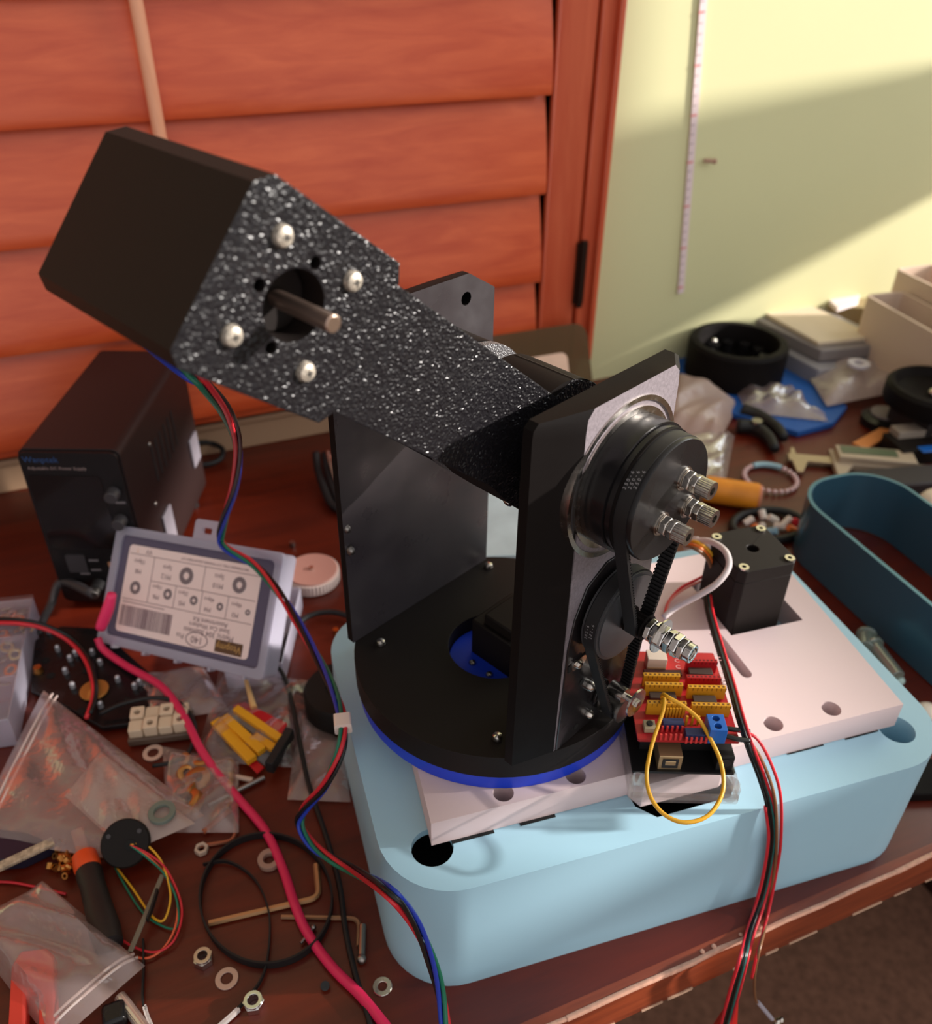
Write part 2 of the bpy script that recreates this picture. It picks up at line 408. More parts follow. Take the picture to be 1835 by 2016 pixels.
tag(b.build('wall_pin', mat('pin_tan', (168, 130, 110), .5)), 'small tan pin sticking out of the wall beside the white strip', 'pin')

# ---------------------------------------------------------------- the desk
DY = .1905
t = thing('desk', 'dark reddish brown wooden desk under all the clutter', 'desk', (.3, .53, -.74))
b = MB(); b.box(V(.15, (DY+.008+WY)/2, -.0175), 2.6, WY-DY-.008, .035); b.build('desktop', DESK, t, smooth=0)
b = MB()
pr = [(0, 0), (-.0064, 0), (-.0076, -.0005), (-.008, -.0018), (-.008, -.031), (0, -.031)]
b.prism([(y, z) for y, z in pr], -1.15, 1.45, V(0, DY+.008, 0), Y_, Z_, X_); b.build('edge_molding', MOLD, t, smooth=50)
rr_ = random.Random(2); b = MB(); px_ = -1.1
while px_ < 1.4:
    w_ = rr_.uniform(.02, .09); b.tube([V(px_, DY+.0012, -.0009), V(px_+w_*.5, DY+.0014+rr_.uniform(0, .0006), -.0006), V(px_+w_, DY+.0012, -.0009)], .0014+rr_.uniform(0, .0005), 6); px_ += w_*.97
for q_ in (.235, .243, .262, .275): b.sphere(V(q_, DY+.004, .0004), rr_.uniform(.001, .0022), 5, 0, .5)
worn = b.build('worn_edge', mat('worn_wood', (216, 164, 140), .7, noise=(300, .15)), t, smooth=60)
b = MB(); px_ = -1.1
while px_ < 1.4:
    w_ = rr_.uniform(.002, .03); b.box(V(px_, DY+.0004, -.0306), w_, .0022, rr_.uniform(.0006, .0022)); px_ += w_+rr_.uniform(.002, .03)
b.build('chipped_edge', mat('chip_wood', (196, 160, 134), .8), t, smooth=0)
for x in (1.14, -.75):
    b = MB(); b.box(V(x, .56, -.39), .36, .6, .70); b.build('pedestal', mat('pedestal_wood', (40, 18, 12), .4), t, smooth=0, bevel=.003)

# ---------------------------------------------------------------- teal enclosure
ZB = .0935
o = V(0, 0, 0)
b = MB()
out = rrect(.040, .2378, .384, .458, .040, 10)
wells = [circle(.0668, .2657, .0112, 24), circle(.3560, .2640, .0107, 24), circle(.068, .43, .011, 24), circle(.356, .43, .011, 24)]
slot = [(.1795, .2675), (.1802, .2585), (.1886, .2490), (.2338, .2494), (.2395, .2553), (.2395, .2675)]
b.prism(out, ZB-.0045, ZB, o, A_, B_, Z_, wells+[slot])
inner = rrect(.046, .2438, .378, .452, .034, 10)
b.prism(out, 0, ZB-.0045, o, A_, B_, Z_, [inner])
b.prism(inner, .001, .004, o, A_, B_, Z_)
t = thing('base_enclosure', 'large pale teal printed box with rounded corners under the robot arm', 'box', AB(.212, .348, 0))
b.build('shell', TEAL, t, smooth=30, fix=True)
b = MB(); b.ring(AB(.3560, .2640, ZB-.035), Z_, .0120, .0107, .0305, 28); b.cyl(AB(.3560, .2640, ZB-.036), AB(.3560, .2640, ZB-.035), .0119, 28); b.build('corner_socket', TEAL, t)
b = MB(); b.prism(rrect(.0465, .2443, .3775, .4515, .0335, 10), .0045, .02, o, A_, B_, Z_); b.build('shade_floor', mat('recess_shade_black', (14, 15, 16), .8), t)  # black sheet added as painted shade, so the wells look deep
for a0_, a1_ in ((.0775, .1008), (.1155, .1358), (.2814, .3059), (.321, .3441)):
    b = MB(); b.box(AB((a0_+a1_)/2, .2668, ZB+.0001), a1_-a0_, .0042 if a0_ < .2 else .0022, .0006, A_, B_); b.build('gap_slot', mat('recess_shade_black', (14, 15, 16), .8), t)  # flat dark strips painted for the shade inside narrow gaps

# ---------------------------------------------------------------- pale mounting plate on it
ZP = .1125
t = thing('mounting_plate', 'pale pinkish white plate with round holes lying on the teal box', 'plate', AB(.21, .35, ZB))
out = [(.0666, .2666), (.1786, .2666), (.1826, .2574), (.2304, .2570), (.2372, .2608), (.2372, .2666), (.3562, .2666), (.3660, .4300), (.075, .4300)]
holes = [circle(.1083, .2742, .0056, 20), circle(.1494, .2737, .0056, 20), circle(.2733, .2752, .0056, 20), circle(.3127, .2757, .0056, 20)]
holes += [[(.289, .3475), (.3425, .3475), (.3425, .402), (.289, .402)]]
sl_ = [(.2797+.0036*math.cos(a), .315+.0036*math.sin(a)) for a in [PI+PI*i/8 for i in range(9)]]+[(.2797+.0036*math.cos(a), .352+.0036*math.sin(a)) for a in [PI*i/8 for i in range(9)]]
holes += [sl_]
b = MB(); b.prism(out, ZB+.0004, ZP, o, A_, B_, Z_, holes)
b.build('slab', PINKW, t, smooth=20, bevel=.0005, seg=1)
# ---------------------------------------------------------------- robot arm
DC = AB(.1312, .3562, 0); DR = .0832                     # turntable centre and radius
RA = thing('robot_arm', 'black printed robot arm with a speckled box head standing on the white plate', 'robot arm', DC+Z_*ZP)
pc = (.5556, .5884)                                      # output axis (s, z)
def screw_head(mb, c, n, r, h, mi=0):
    mb.lathe([(r, 0), (r, h*.35), (r*.82, h*.78), (r*.45, h), (1e-7, h*1.02)], c, n, 16, mi)
def phillips(mb, c, n, r, h, mi):
    x, y, z = frame(n)
    mb.box(c+n*h, r*1.1, r*.28, .0003, x, y, n, mi); mb.box(c+n*h, r*.28, r*1.1, .0003, x, y, n, mi)
DARK = mat('screw_recess', (30, 28, 28), .6)
hc_ = AB(.1295, .356, 0)
b = MB(); b.ring(DC+Z_*ZP, Z_, DR-.0006, .032, .0105, 72); b.lathe([(1e-7, .0), (.0268, .0), (.0268, .006), (1e-7, .006)], hc_+Z_*(ZP+.0105), Z_, 40)
tag(b.build('base_ring', BLUE, RA, bevel=.0005), 'bright blue base ring')
ZT = .139
hc = AB(.1295, .356, 0)
b = MB(); out = circle(0, 0, DR+.0008, 80)
hx = [( (hc-DC).x+.0272*math.cos(a), (hc-DC).y+.0272*math.sin(a)) for a in [2*PI*i/36 for i in range(36)]]
b.prism(out, ZP+.0107, ZT, DC, X_, Y_, Z_, [hx]); b.build('turntable', BLKM, RA, bevel=.0008)
# motor body standing in the turntable's hole, under the arm
b = MB(); q = SZ(.592, .27, -.492)
b.box(V(q.x, q.y, ZP+.022), .036, .036, .040, E_, N_, Z_); b.box(V(q.x, q.y, ZP+.0425), .030, .022, .012, E_, N_, Z_)
b.build('turntable_motor', BLKM, RA, bevel=.001)
b = MB()
for px, py in ((803, 1304), (963, 1329)): screw_head(b, P(930 if px < 900 else px, 1306 if px < 900 else py, ZP+.0166), Z_, .0022, .0018)
b.build('ring_screw', STEEL, RA)
# the two uprights
def bracket(name, m_in, sgn):
    mo = m_in+.028*sgn
    b = MB()
    hs = [[(.5555+.061*math.cos(a), .5884+.061*math.sin(a)) for a in [2*PI*i/40 for i in range(40)]]]
    z0, z1 = .2785, .680
    # plan outline (s, m), lofted as a chamfered slab: inner face full, outer face narrower
    inn = [(.451, z0), (.680, z0), (.680, .655), (.640, z1), (.462, z1), (.451, .668)] if sgn < 0 else [(.451, z0), (.664, z0), (.656, .655), (.65, .668), (.642, .673), (.458, .673), (.452, .668), (.451, .660)]
    ofs = [(.495, z0), (.636, z0), (.636, .655), (.62, .672), (.5, .672), (.495, .64)] if sgn < 0 else [(.4955, z0), (.632, z0), (.626, .655), (.624, .668), (.616, .676), (.504, .676), (.4965, .668), (.4955, .655)]
    lip = .010*sgn
    rings = [[SZ(s, z, m_in)for s, z in inn], [SZ(s, z, m_in+lip) for s, z in inn], [SZ(s, z, mo) for s, z in ofs]]
    k = len(inn); vs = [v for r in rings for v in r]
    fs = []
    for r in range(2):
        for i in range(k):
            j = (i+1) % k; fs.append((r*k+i, r*k+j, (r+1)*k+j, (r+1)*k+i))
    b.add(vs, fs)
    for r, poly, mm in ((0, inn, m_in), (2, ofs, mo)):
        if sgn > 0 and r == 2:
            loops = [poly, hs[0]]
        else: loops = [poly]
        if sgn < 0 and r == 0: loops = [poly, circle(.636, .6533, .0075, 14)]
        flat = [p for l in loops for p in l]
        tri = tessellate_polygon([[Vector((p[0], p[1], 0)) for p in l] for l in loops])
        b.add([SZ(s, z, mm) for s, z in flat], tri, 1 if (r == 2) == (sgn > 0) else 0)
    if sgn > 0:   # bearing seat wall
        kk = len(hs[0]); b.add([SZ(s, z, mo) for s, z in hs[0]]+[SZ(s, z, mo-.02) for s, z in hs[0]], [(i, (i+1) % kk, kk+(i+1) % kk, kk+i) for i in range(kk)])
    else:
        h = circle(.636, .6533, .0075, 14); kk = 14
        b.add([SZ(s, z, m_in) for s, z in h]+[SZ(s, z, m_in-.02) for s, z in h], [(i, (i+1) % kk, kk+(i+1) % kk, kk+i) for i in range(kk)]+[list(range(kk, 2*kk))])
    bm_o = b.build(name, [BLK, BED_SUN if sgn > 0 else mat('bed_textured_smooth', (52, 47, 50), .35, spec=.8, rough_noise=(45, .25, .5))], RA, smooth=25, bevel=.0007)
    return bm_o
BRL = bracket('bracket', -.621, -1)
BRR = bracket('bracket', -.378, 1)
for px, py in ((750, 1267), (979, 1453), (962, 1116)):
    b = MB(); screw_head(b, P(px, py, ZT+.0005), Z_, .0029, .0032); b.build('flange_screw', STEEL, RA)
# screws on the outside of the left upright
for px, py in ((682, 1040), (690, 1083)):
    b = MB(); q = PN(px, py, SZ(.457, .4, -.640), E_); screw_head(b, q+E_*.0008, -E_, .003, .003); b.build('side_screw', DSTEEL, RA)
# bearing in the right upright
ax = N_
def AX(m, s=pc[0], z=pc[1]): return SZ(s, z, m)
b = MB(); b.ring(AX(-.362), ax, .0768*.5, .0722*.5, .0068, 56, 0); b.ring(AX(-.362), ax, .0722*.5, .0672*.5, .0056, 56, 1); b.ring(AX(-.362), ax, .0672*.5, .0614*.5, .0070, 56, 0)
b.build('bearing', [STEEL, mat('bearing_seal', (40, 39, 41), .55)], RA)
# hub, output pulley, its flanges
b = MB(); b.lathe([(.0612*.5, 0), (.0612*.5, .0122), (.058*.5, .0124), (.058*.5, .0128), (.059*.5, .013), (.059*.5, .0152), (.0545*.5, .0153), (.0545*.5, .0225), (.0565*.5, .0226), (.0565*.5, .0243), (.0555*.5, .025), (1e-7, .025)], AX(-.350), ax, 64)
b.build('output_pulley', BLKG, RA, smooth=40)
def belt(name, c1, r1, c2, r2, m0, m1, label=None, txt=None):
    """toothed loop round two pulleys; c=(s,z)"""
    d = V(c2[0]-c1[0], c2[1]-c1[1], 0); D = d.length; a0 = math.atan2(d.y, d.x); be = math.acos((r1-r2)/D)
    path = []
    for i in range(41):
        a = a0+be+(2*PI-2*be)*i/40; path.append((c1[0]+r1*math.cos(a), c1[1]+r1*math.sin(a)))
    e1 = path[-1]; s2 = (c2[0]+r2*math.cos(a0-be), c2[1]+r2*math.sin(a0-be))
    n = 30
    for i in range(1, n): path.append((e1[0]+(s2[0]-e1[0])*i/n, e1[1]+(s2[1]-e1[1])*i/n))
    for i in range(13):
        a = a0-be+2*be*i/12; path.append((c2[0]+r2*math.cos(a), c2[1]+r2*math.sin(a)))
    e2 = path[-1]; s1 = path[0]
    for i in range(1, n): path.append((e2[0]+(s1[0]-e2[0])*i/n, e2[1]+(s1[1]-e2[1])*i/n))
    mm = (m0+m1)/2; pts = [SZ(s, z, mm) for s, z in path]
    b = MB(); b.strip(pts, ax, (m1-m0)*.5, .0014, closed=True)
    # teeth on the inside
    cs = [0]; 
    for i in range(len(path)): q = path[(i+1) % len(path)]; cs.append(cs[-1]+math.hypot(q[0]-path[i][0], q[1]-path[i][1]))
    L = cs[-1]; nt = int(L*.5/.002); k = 0
    for t in range(nt):
        u = L*t/nt
        while cs[k+1] < u: k += 1
        p, q = path[k], path[(k+1) % len(path)]; f = (u-cs[k])/(cs[k+1]-cs[k])
        s, z = p[0]+(q[0]-p[0])*f, p[1]+(q[1]-p[1])*f; tx, tz = q[0]-p[0], q[1]-p[1]; l = math.hypot(tx, tz); tx /= l; tz /= l
        T = E_*tx+Z_*tz; I = ax.cross(T)
        if (SZ(c1[0], c1[1], mm)-SZ(s, z, mm)).dot(I) < 0 and k < 41: I = -I
        b.box(SZ(s, z, mm)+I*.0011, .001, .0011, (m1-m0)*.5, T, I, ax)
    ms = [RUB]
    if txt:
        ms.append(mat('belt_print', (150, 146, 148), .6))
        for a_deg, st in txt:
            # lettering wrapped on the band at angle a
            for j, (s_, off, mo_) in enumerate(st):
                a = math.radians(a_deg)-off/r1*2
                rad = E_*math.cos(a)+Z_*math.sin(a); tan = -E_*math.sin(a)+Z_*math.cos(a)
                b.text(s_, SZ(c1[0], c1[1], mo_)+rad*(r1*.5+.00078), -tan, -ax, .0022, 1)
    o = b.build(name, ms, RA, smooth=30); 
    return o
w250 = []
def word(s, m, c=0.0, pitch=.00165): return [(ch, (i-(len(s)-1)/2)*pitch, m) for i, ch in enumerate(s)]
belt('timing_belt', pc, .0558, (.5556, .444), .012, -.3175, -.3045, txt=[(143, word('250-6', -.3150, 0, .0017)), (141, word('250-6', -.3108, 0, .0017)), (139, word('250-6', -.3066, 0, .0017))])
b = MB(); b.ring(AX(-.3195), ax, .0585*.5, .05*.5, .0012, 56); b.build('pulley_flange', BLK, RA)
# three bolt stacks on the pulley face
for (ds, dz) in ((.0146, .0162), (.0290, -.0190), (-.0116, -.0172)):
    c = AX(-.300, pc[0]+ds, pc[1]+dz)
    r = MB(); r.ring(c, ax, .0055, .002, .0008, 24); r.ring(c+ax*.0009, ax, .0050, .002, .0007, 24)
    st = r.build('bolt_stack', STEEL, RA)
    b = MB(); b.hexn(c+ax*.0017, ax, .0047, .0032, 0, .3); b.build('nut', STEEL, st, bevel=.0004)
    b = MB(); b.hexn(c+ax*.0050, ax, .0045, .0029, 0, .75); b.build('nut', STEEL, st, bevel=.0004)
    b = MB(); hd = c+ax*.0080; x, y, z = frame(ax)
    pr = []
    for i in range(72):
        a = 2*PI*i/72; rr = .0041 if i % 3 else .00388; pr.append((rr*math.cos(a), rr*math.sin(a)))
    b.prism(pr, 0, .0062, hd, x, y, z, [ngon(0, 0, .0021, 6)])
    b.prism(ngon(0, 0, .0021, 6), .002, .0022, hd, x, y, z, mi=1)
    b.build('cap_screw', [STEEL, DARK], st, smooth=20)
# reduction stage: large pulley, small pulley, lower belt, long bolt with nuts
c2 = (.5556, .444)
b = MB(); b.lathe([(.0445*.5, 0), (.047*.5, .0002), (.047*.5, .0012), (.0455*.5, .0014), (.0455*.5, .0078), (.0472*.5, .0080), (.0472*.5, .009), (.044*.5, .0092), (.044*.5, .0098), (1e-7, .0098)], SZ(*c2, -.3425), ax, 56)
b.build('reduction_pulley', mat('pulley_grey', (58, 58, 60), .3), RA, smooth=40)
b = MB(); pr = []
for i in range(40):
    a = 2*PI*i/40; rr = (.0105 if i % 4 < 2 else .0088)*.5; pr.append((rr*math.cos(a), rr*math.sin(a)))
x, y, z = frame(ax); b.prism(pr, 0, .013, SZ(*c2, -.3225), x, y, z); b.cyl(SZ(*c2, -.321), SZ(*c2, -.3195), .0066, 24); b.cyl(SZ(*c2, -.3022), SZ(*c2, -.3008), .0066, 24)
b.build('small_pulley', BLK, RA)
c3 = (.5735, .303)
belt('timing_belt', c2, .0472, c3, .0135, -.3385, -.3265, txt=[(176, word('202-6', -.3350, 0, .0017)), (172, word('202-6', -.3300, 0, .0017))])
b = MB(); b.cyl(SZ(*c3, -.345), SZ(*c3, -.342), .0075, 24); b.cyl(SZ(*c3, -.342), SZ(*c3, -.323), .0056, 24); b.cyl(SZ(*c3, -.323), SZ(*c3, -.320), .0075, 24)
b.build('motor_pulley', DSTEEL, RA)
b = MB(); b.cyl(SZ(*c2, -.302), SZ(*c2, -.2545), .0026, 16); bs = b.build('axle_bolt', STEEL, RA)
q = -.2995
for i, (h, rr, a0) in enumerate(((.0030, .0061, .2), (.0033, .0060, .75), (.0033, .0061, .1), (.0033, .0060, .6), (.0033, .0059, .95), (.0030, .0057, .3))):
    b = MB(); b.hexn(SZ(*c2, q)+ax*.0001, ax, rr, h, 0, a0); b.build('nut', CHROME, bs, bevel=.0005); q += (h+.0003)*2
b = MB(); b.ring(SZ(*c2, q), ax, .0046, .0031, .0032, 20); b.build('end_nut', CHROME, bs, bevel=.0003)
b = MB(); b.ring(SZ(*c2, -.2862), ax, .0086, .0024, .0008, 28); b.build('washer', STEEL, bs)
b = MB(); b.prism([(s_*.5, z_*.5) for s_, z_ in ((.4975, .2795), (.630, .2795), (.628, .505), (.600, .500), (.575, .4985), (.548, .500), (.520, .485), (.506, .455), (.500, .42))], -.350*.5, -.348*.5, V(0, 0, 0), E_, Z_, N_)
b.build('motor_plate', mat('plate_gloss', (30, 27, 28), .22, spec=.6, bump=('noise', 70, .25, .0015)), RA, bevel=.0004)
# motor under the reduction, washers and screws on the upright's foot
b = MB(); q = SZ(.572, .318, -.4); b.box(q, .036, .012, .036, E_, N_, Z_); b.build('drive_motor', BLKM, RA, bevel=.001)
def onface(px, py, m=-.3478): return PN(px, py, SZ(0, 0, m), N_)
SC = mat('slot_dark', (8, 8, 8), .8)
for (px, py, px2, py2) in ((1134, 1306, 1152, 1290),):
    b = MB(); p = onface(px, py); q = onface(px2, py2); d = (q-p).normalized(); w = ax.cross(d)
    b.box((p+q)/2+ax*.0001, (q-p).length+.012, .0046, .0002, d, w, ax); b.build('tension_slot', SC, RA)
b = MB(); p = onface(1137, 1303); d = (onface(1152, 1290)-p).normalized(); w = ax.cross(d)
b.prism(rrect(-.0055, -.0028, .0055, .0028, .0027), 0, .0012, p, d, w, ax); screw_head(b, p+ax*.0012-d*.001, ax, .0022, .002); b.build('slot_washer', STEEL, RA)
for px, py, r in ((1160, 1349, .0030), (1157, 1404, .0026)):
    b = MB(); c = onface(px, py); screw_head(b, c, ax, r, .0034); b.build('foot_screw', STEEL, RA)
for px, py in ((1145, 1343), (1134, 1430)):
    b = MB(); c = onface(px, py); b.cyl(c-ax*.0003, c+ax*.0002, .0019, 14); b.build('screw_hole', SC, RA)
b = MB(); b.prism([(0, 0), (.010, .001), (.013, .009), (.009, .013), (.006, .008), (.002, .007)], 0, .002, onface(1163, 1385), E_, Z_, ax); b.build('motor_lug', BLKG, RA, bevel=.0006)
# long screw with a wide washer standing off the foot
p = onface(1203, 1352, -.335); q = p+ax*.0165
b = MB(); b.cyl(p, p+ax*.009, .0042, 20); b.cyl(p, q, .0018, 14); so_ = b.build('standoff_screw', STEEL, RA)
b = MB(); b.ring(q-ax*.0015, ax, .0078, .0024, .0011, 36); b.hexn(q-ax*.0004, ax, .0024, .0014); b.build('fender_washer', STEEL, so_)

# swinging arm ------------------------------------------------------
ca, sa = math.cos(math.radians(40)), math.sin(math.radians(40))
U2 = E_*ca-Z_*sa; V2 = E_*sa+Z_*ca
def UV(u, v, m): return SZ(pc[0], pc[1], m)+(U2*u+V2*v)*.5
x0 = SZ(pc[0], pc[1], 0)
vc = -.0125
mh = (-.345, vc)                                        # motor centre
b = MB()
head = [(-.4066, vc+.046), (-.4066, vc-.055), (-.3975, vc-.0625), (-.2842, vc-.0575), (-.2765, vc-.047), (-.2765, vc+.048), (-.2842, vc+.0588), (-.3965, vc+.0562)]
hol = circle(mh[0], mh[1]+.0, .0224, 40)
sm = [circle(mh[0]+dx, mh[1]+dy, .0042, 12) for dx, dy in ((.0, .0285), (-.0285, .0), (-.0015, -.0285), (.0285, 0))]
beam = [(-.2765, vc-.0465), (-.07, vc-.0465), (-.035, -.0655), (0, -.0675)]
for i in range(1, 20):
    a = math.radians(-90+180*i/20); beam.append((.0675*math.cos(a), .0675*math.sin(a)))
beam += [(0, .0675), (-.034, .0585), (-.046, vc+.0485), (-.2765, vc+.0465)]
k = .5
def sc2(l): return [(u*k, v*k) for u, v in l]
m0, mf = -.585, -.420
# the speckled front is a real pebbled surface: many small tilted facets
from mathutils.geometry import delaunay_2d_cdt
def pebble(mb, outer, holes, h0, pitch, amp, mi, seed=1):
    rnd = random.Random(seed)
    def inside(p, poly):
        c = False; j = len(poly)-1
        for i in range(len(poly)):
            a, d = poly[i], poly[j]
            if (a[1] > p[1]) != (d[1] > p[1]) and p[0] < (d[0]-a[0])*(p[1]-a[1])/(d[1]-a[1])+a[0]: c = not c
            j = i
        return c
    def edged(poly):
        out = []
        for i in range(len(poly)):
            a, d = poly[i], poly[(i+1) % len(poly)]; n_ = max(1, int(math.hypot(d[0]-a[0], d[1]-a[1])/pitch))
            out += [(a[0]+(d[0]-a[0])*t_/n_, a[1]+(d[1]-a[1])*t_/n_) for t_ in range(n_)]
        return out
    loops = [edged(outer)]+[edged(h_) for h_ in holes]; pts = []; edges = []
    for l in loops:
        o_ = len(pts); pts += l; edges += [(o_+i, o_+(i+1) % len(l)) for i in range(len(l))]
    nb = len(pts)
    xs = [p[0] for p in outer]; ys = [p[1] for p in outer]
    y_ = min(ys)+pitch*.5; row = 0
    while y_ < max(ys):
        x_ = min(xs)+pitch*(.5 if row % 2 else .25)
        while x_ < max(xs):
            p = (x_+rnd.uniform(-.35, .35)*pitch, y_+rnd.uniform(-.35, .35)*pitch)
            if inside(p, outer) and not any(inside(p, h_) for h_ in holes): pts.append(p)
            x_ += pitch
        y_ += pitch*.866; row += 1
    vs, es, fs, *_r = delaunay_2d_cdt([Vector(p) for p in pts], edges, [], 0, 1e-7)
    V3 = [x0+U2*v.x+V2*v.y+N_*(h0+(0 if i < nb else rnd.random()**1.5*amp)) for i, v in enumerate(vs)]
    keep = []
    for f in fs:
        c_ = (sum(vs[i].x for i in f)/len(f), sum(vs[i].y for i in f)/len(f))
        if inside(c_, outer) and not any(inside(c_, h_) for h_ in holes): keep.append(tuple(f))
    mb.add(V3, keep, mi)
# head: side walls in plain print, front face in speckled print
b.prism(sc2(head), m0*k, (mf-.012)*k, x0, U2, V2, N_, [sc2(circle(mh[0], mh[1], .0224, 40))], mi=0)
b.prism(sc2(head), (mf-.012)*k, mf*k, x0, U2, V2, N_, [sc2(hol)]+[sc2(h) for h in sm], mi=0, mtop=1)
bo = [(-.2770, vc-.0465)]+beam[1:-1]+[(-.2770, vc+.0465)]
b.prism(sc2(beam), (mf-.07)*k, mf*k, x0, U2, V2, N_, mi=0, mtop=1)
arm = b.build('arm_link', [BLKM, SPARK], RA, smooth=25)
b = MB(); pebble(b, sc2(head), [sc2(hol)]+[sc2(h) for h in sm], mf*k+.00005, .00082, .00036, 0, 1)
pebble(b, sc2(bo), [], mf*k+.00005, .00082, .00036, 0, 2)
b.build('speckled_face', SPARK, arm, smooth=0, fix=False)
b = MB(); b.cyl(x0+U2*mh[0]*k+V2*mh[1]*k+N_*(-.5*k), x0+U2*mh[0]*k+V2*mh[1]*k+N_*((mf-.02)*k), .0110, 32); b.build('head_motor', BLKM, arm, bevel=.0006)
mc = x0+U2*(mh[0]*k)+V2*(mh[1]*k)
b = MB(); b.cyl(mc+N_*((mf-.02)*k), mc+N_*((mf+.038)*k), .0028, 20); b.build('motor_shaft', mat('shaft_steel', (172, 146, 132), .3, metal=.9), arm, bevel=.0004)
b = MB(); screw_head(b, mc+N_*((mf-.02)*k)-V2*.006-U2*.0045, N_, .0021, .0018); b.build('motor_screw', DSTEEL, arm)
for du, dv in ((-.0302, .0305), (.031, .0318), (-.0312, -.0325), (.0298, -.0315)):
    c = mc+U2*du*k+V2*dv*k+N_*(mf*k)
    b = MB(); screw_head(b, c, N_, .0034, .0028); phillips(b, c, N_, .0022, .00275, 1); b.build('pan_screw', [mat('screw_nickel', (176, 166, 152), .45, metal=.5, noise=(900, .5)), DARK], arm)
# pivot hub: cylinder, rough clamp disc, second cylinder
b = MB(); b.lathe([(1e-7, 0), (.0668*k, 0), (.0668*k, .036), (1e-7, .036)], AX(-.4925), ax, 56); b.build('pivot_hub', BLK, RA)
b = MB(); b.lathe([(1e-7, 0), (.0672*k, 0), (.0672*k, .0045), (1e-7, .0045)], AX(-.531), ax, 56); b.build('clamp_disc', [mat('rough_grey', (92, 90, 92), .35, spec=.8, bump=('voronoi', 1150, 1., .0005))], RA)
b = MB(); b.lathe([(1e-7, 0), (.0660*k, 0), (.0660*k, .0415), (1e-7, .0415)], AX(-.6195), ax, 56); b.build('pivot_hub', BLK, RA)
b = MB(); b.cyl(AX(-.54), AX(-.36), .024, 40); b.build('pivot_shaft', BLK, RA)
for (px, py, m) in ((1131, 716, -.46), (980, 660, -.56), (1003, 985, -.432)):
    c0 = AX(m); q = PN(px, py, c0, N_); n = (q-c0).normalized()
    b = MB(); screw_head(b, c0+n*(.0664*k), n, .0026, .0022); b.build('hub_screw', STEEL, RA)
# ---------------------------------------------------------------- second motor in the plate's cutout
t = thing('stepper_motor', 'square black motor standing in the square cutout of the white plate', 'motor', AB(.310, .3735, ZB))
def mpt(a, b, z): return AB(a, b, z)
b = MB(); sq = [(-.021, -.017), (-.017, -.021), (.017, -.021), (.021, -.017), (.021, .017), (.017, .021), (-.017, .021), (-.021, .017)]
MO = AB(.310, .3735, 0)
b.prism(sq, ZB+.0012, .1505, MO, A_, B_, Z_); b.build('body', BLKM, t, bevel=.0006)
b = MB(); b.prism(sq, .1507, .160, MO, A_, B_, Z_, [circle(0, 0, .0038, 16)]); b.build('end_cap', BLKM, t, bevel=.0006)
for dx, dy in ((-1, -1), (1, -1), (1, 1), (-1, 1)):
    b = MB(); c = MO+A_*(dx*.0165)+B_*(dy*.0165)+Z_*.160
    b.ring(c, Z_, .0032, .0014, .0012, 16); b.build('corner_screw', STEEL, t)

# ---------------------------------------------------------------- controller board on its clear tray
BO = P(1256, 1456, .14); BO = V(BO.x, BO.y, 0)
bx, by = dirv(-23.5), dirv(66.5)
def BW(x, y, z=0.0): return BO+bx*x+by*y+Z_*z
def BL(cx, cy, z): 
    p = P(1230+cx/6.952, 1270+cy/6.952, z)-BO; return p.dot(bx), p.dot(by)
TR = thing('clear_tray', 'clear acrylic tray with corner posts holding the red and black boards', 'tray', BW(.027, .025, ZP))
b = MB(); b.prism(rrect(-.004, -.0185, .0535, .066, .002), ZP+.0003, ZP+.0022, BO, bx, by, Z_)
b.box(BW(-.003, .0245, ZP+.006), .0015, .083, .0085, bx, by); b.box(BW(.0525, .0245, ZP+.006), .0015, .083, .0085, bx, by)
b.box(BW(.0248, -.0175, ZP+.004), .056, .0015, .004, bx, by); b.build('base', CLEAR, TR)
for x, y in ((.0005, -.0135), (.0485, -.0150)):
    b = MB(); b.cyl(BW(x, y, ZP+.0022), BW(x, y, ZP+.013), .0042, 18); b.build('post', CLEAR, TR)
CB = thing('controller_board', 'red stepper driver board with yellow header rows stacked on a black board', 'circuit board', BW(.027, .03, ZP+.003))
b = MB(); b.prism(rrect(-.0015, -.006, .053, .064, .001), .1205, .1221, BO, bx, by, Z_); b.build('lower_board', mat('pcb_black', (16, 18, 20), .4), CB)
b = MB(); b.prism(rrect(0, 0, .0535, .066, .001), .1384, .140, BO, bx, by, Z_)
inkm = mat('silk_white', (222, 170, 170), .6)
for i, (cx_, cy_) in enumerate(((1290, 190), (1325, 370), (1345, 470), (1365, 520), (1375, 560), (715, 215), (730, 300))):
    x, y = BL(cx_, cy_, .1402); b.text('C', BW(x, y, .1402), bx, by, .0042, 1)
b.build('shield', [mat('pcb_red', (168, 28, 34), .4), inkm], CB)
b = MB()
for y in (.010, .056): b.box(BW(.027, y, .130), .046, .0025, .0165, bx, by)
b.build('stacking_header', mat('header_black', (20, 20, 21), .5), CB)
def header(cx0, cx1, cyt, m, n=8, h=.0085, name='header'):
    z1 = .140+h
    x0, y0 = BL(cx0, cyt, z1); x1, y1 = BL(cx1, cyt+(cx1-cx0)*.08, z1); y = (y0+y1)/2
    b = MB(); b.box(BW((x0+x1)/2, y, .1402+h/2), x1-x0, .0025, h, bx, by)
    for k in range(n):
        x = x0+(x1-x0)*(k+.5)/n
        b.box(BW(x, y, z1+.0002), .0011, .0011, .0003, bx, by, mi=1)
        b.box(BW(x+(x1-x0)/n/2, y-.00125, .1402+h-.001), .0003, .0003, .002, bx, by, mi=1)
    b.build(name, m, CB, smooth=0)
YD = [mat('header_yellow', (214, 152, 32), .42), mat('pin_hole', (112, 70, 14), .6)]
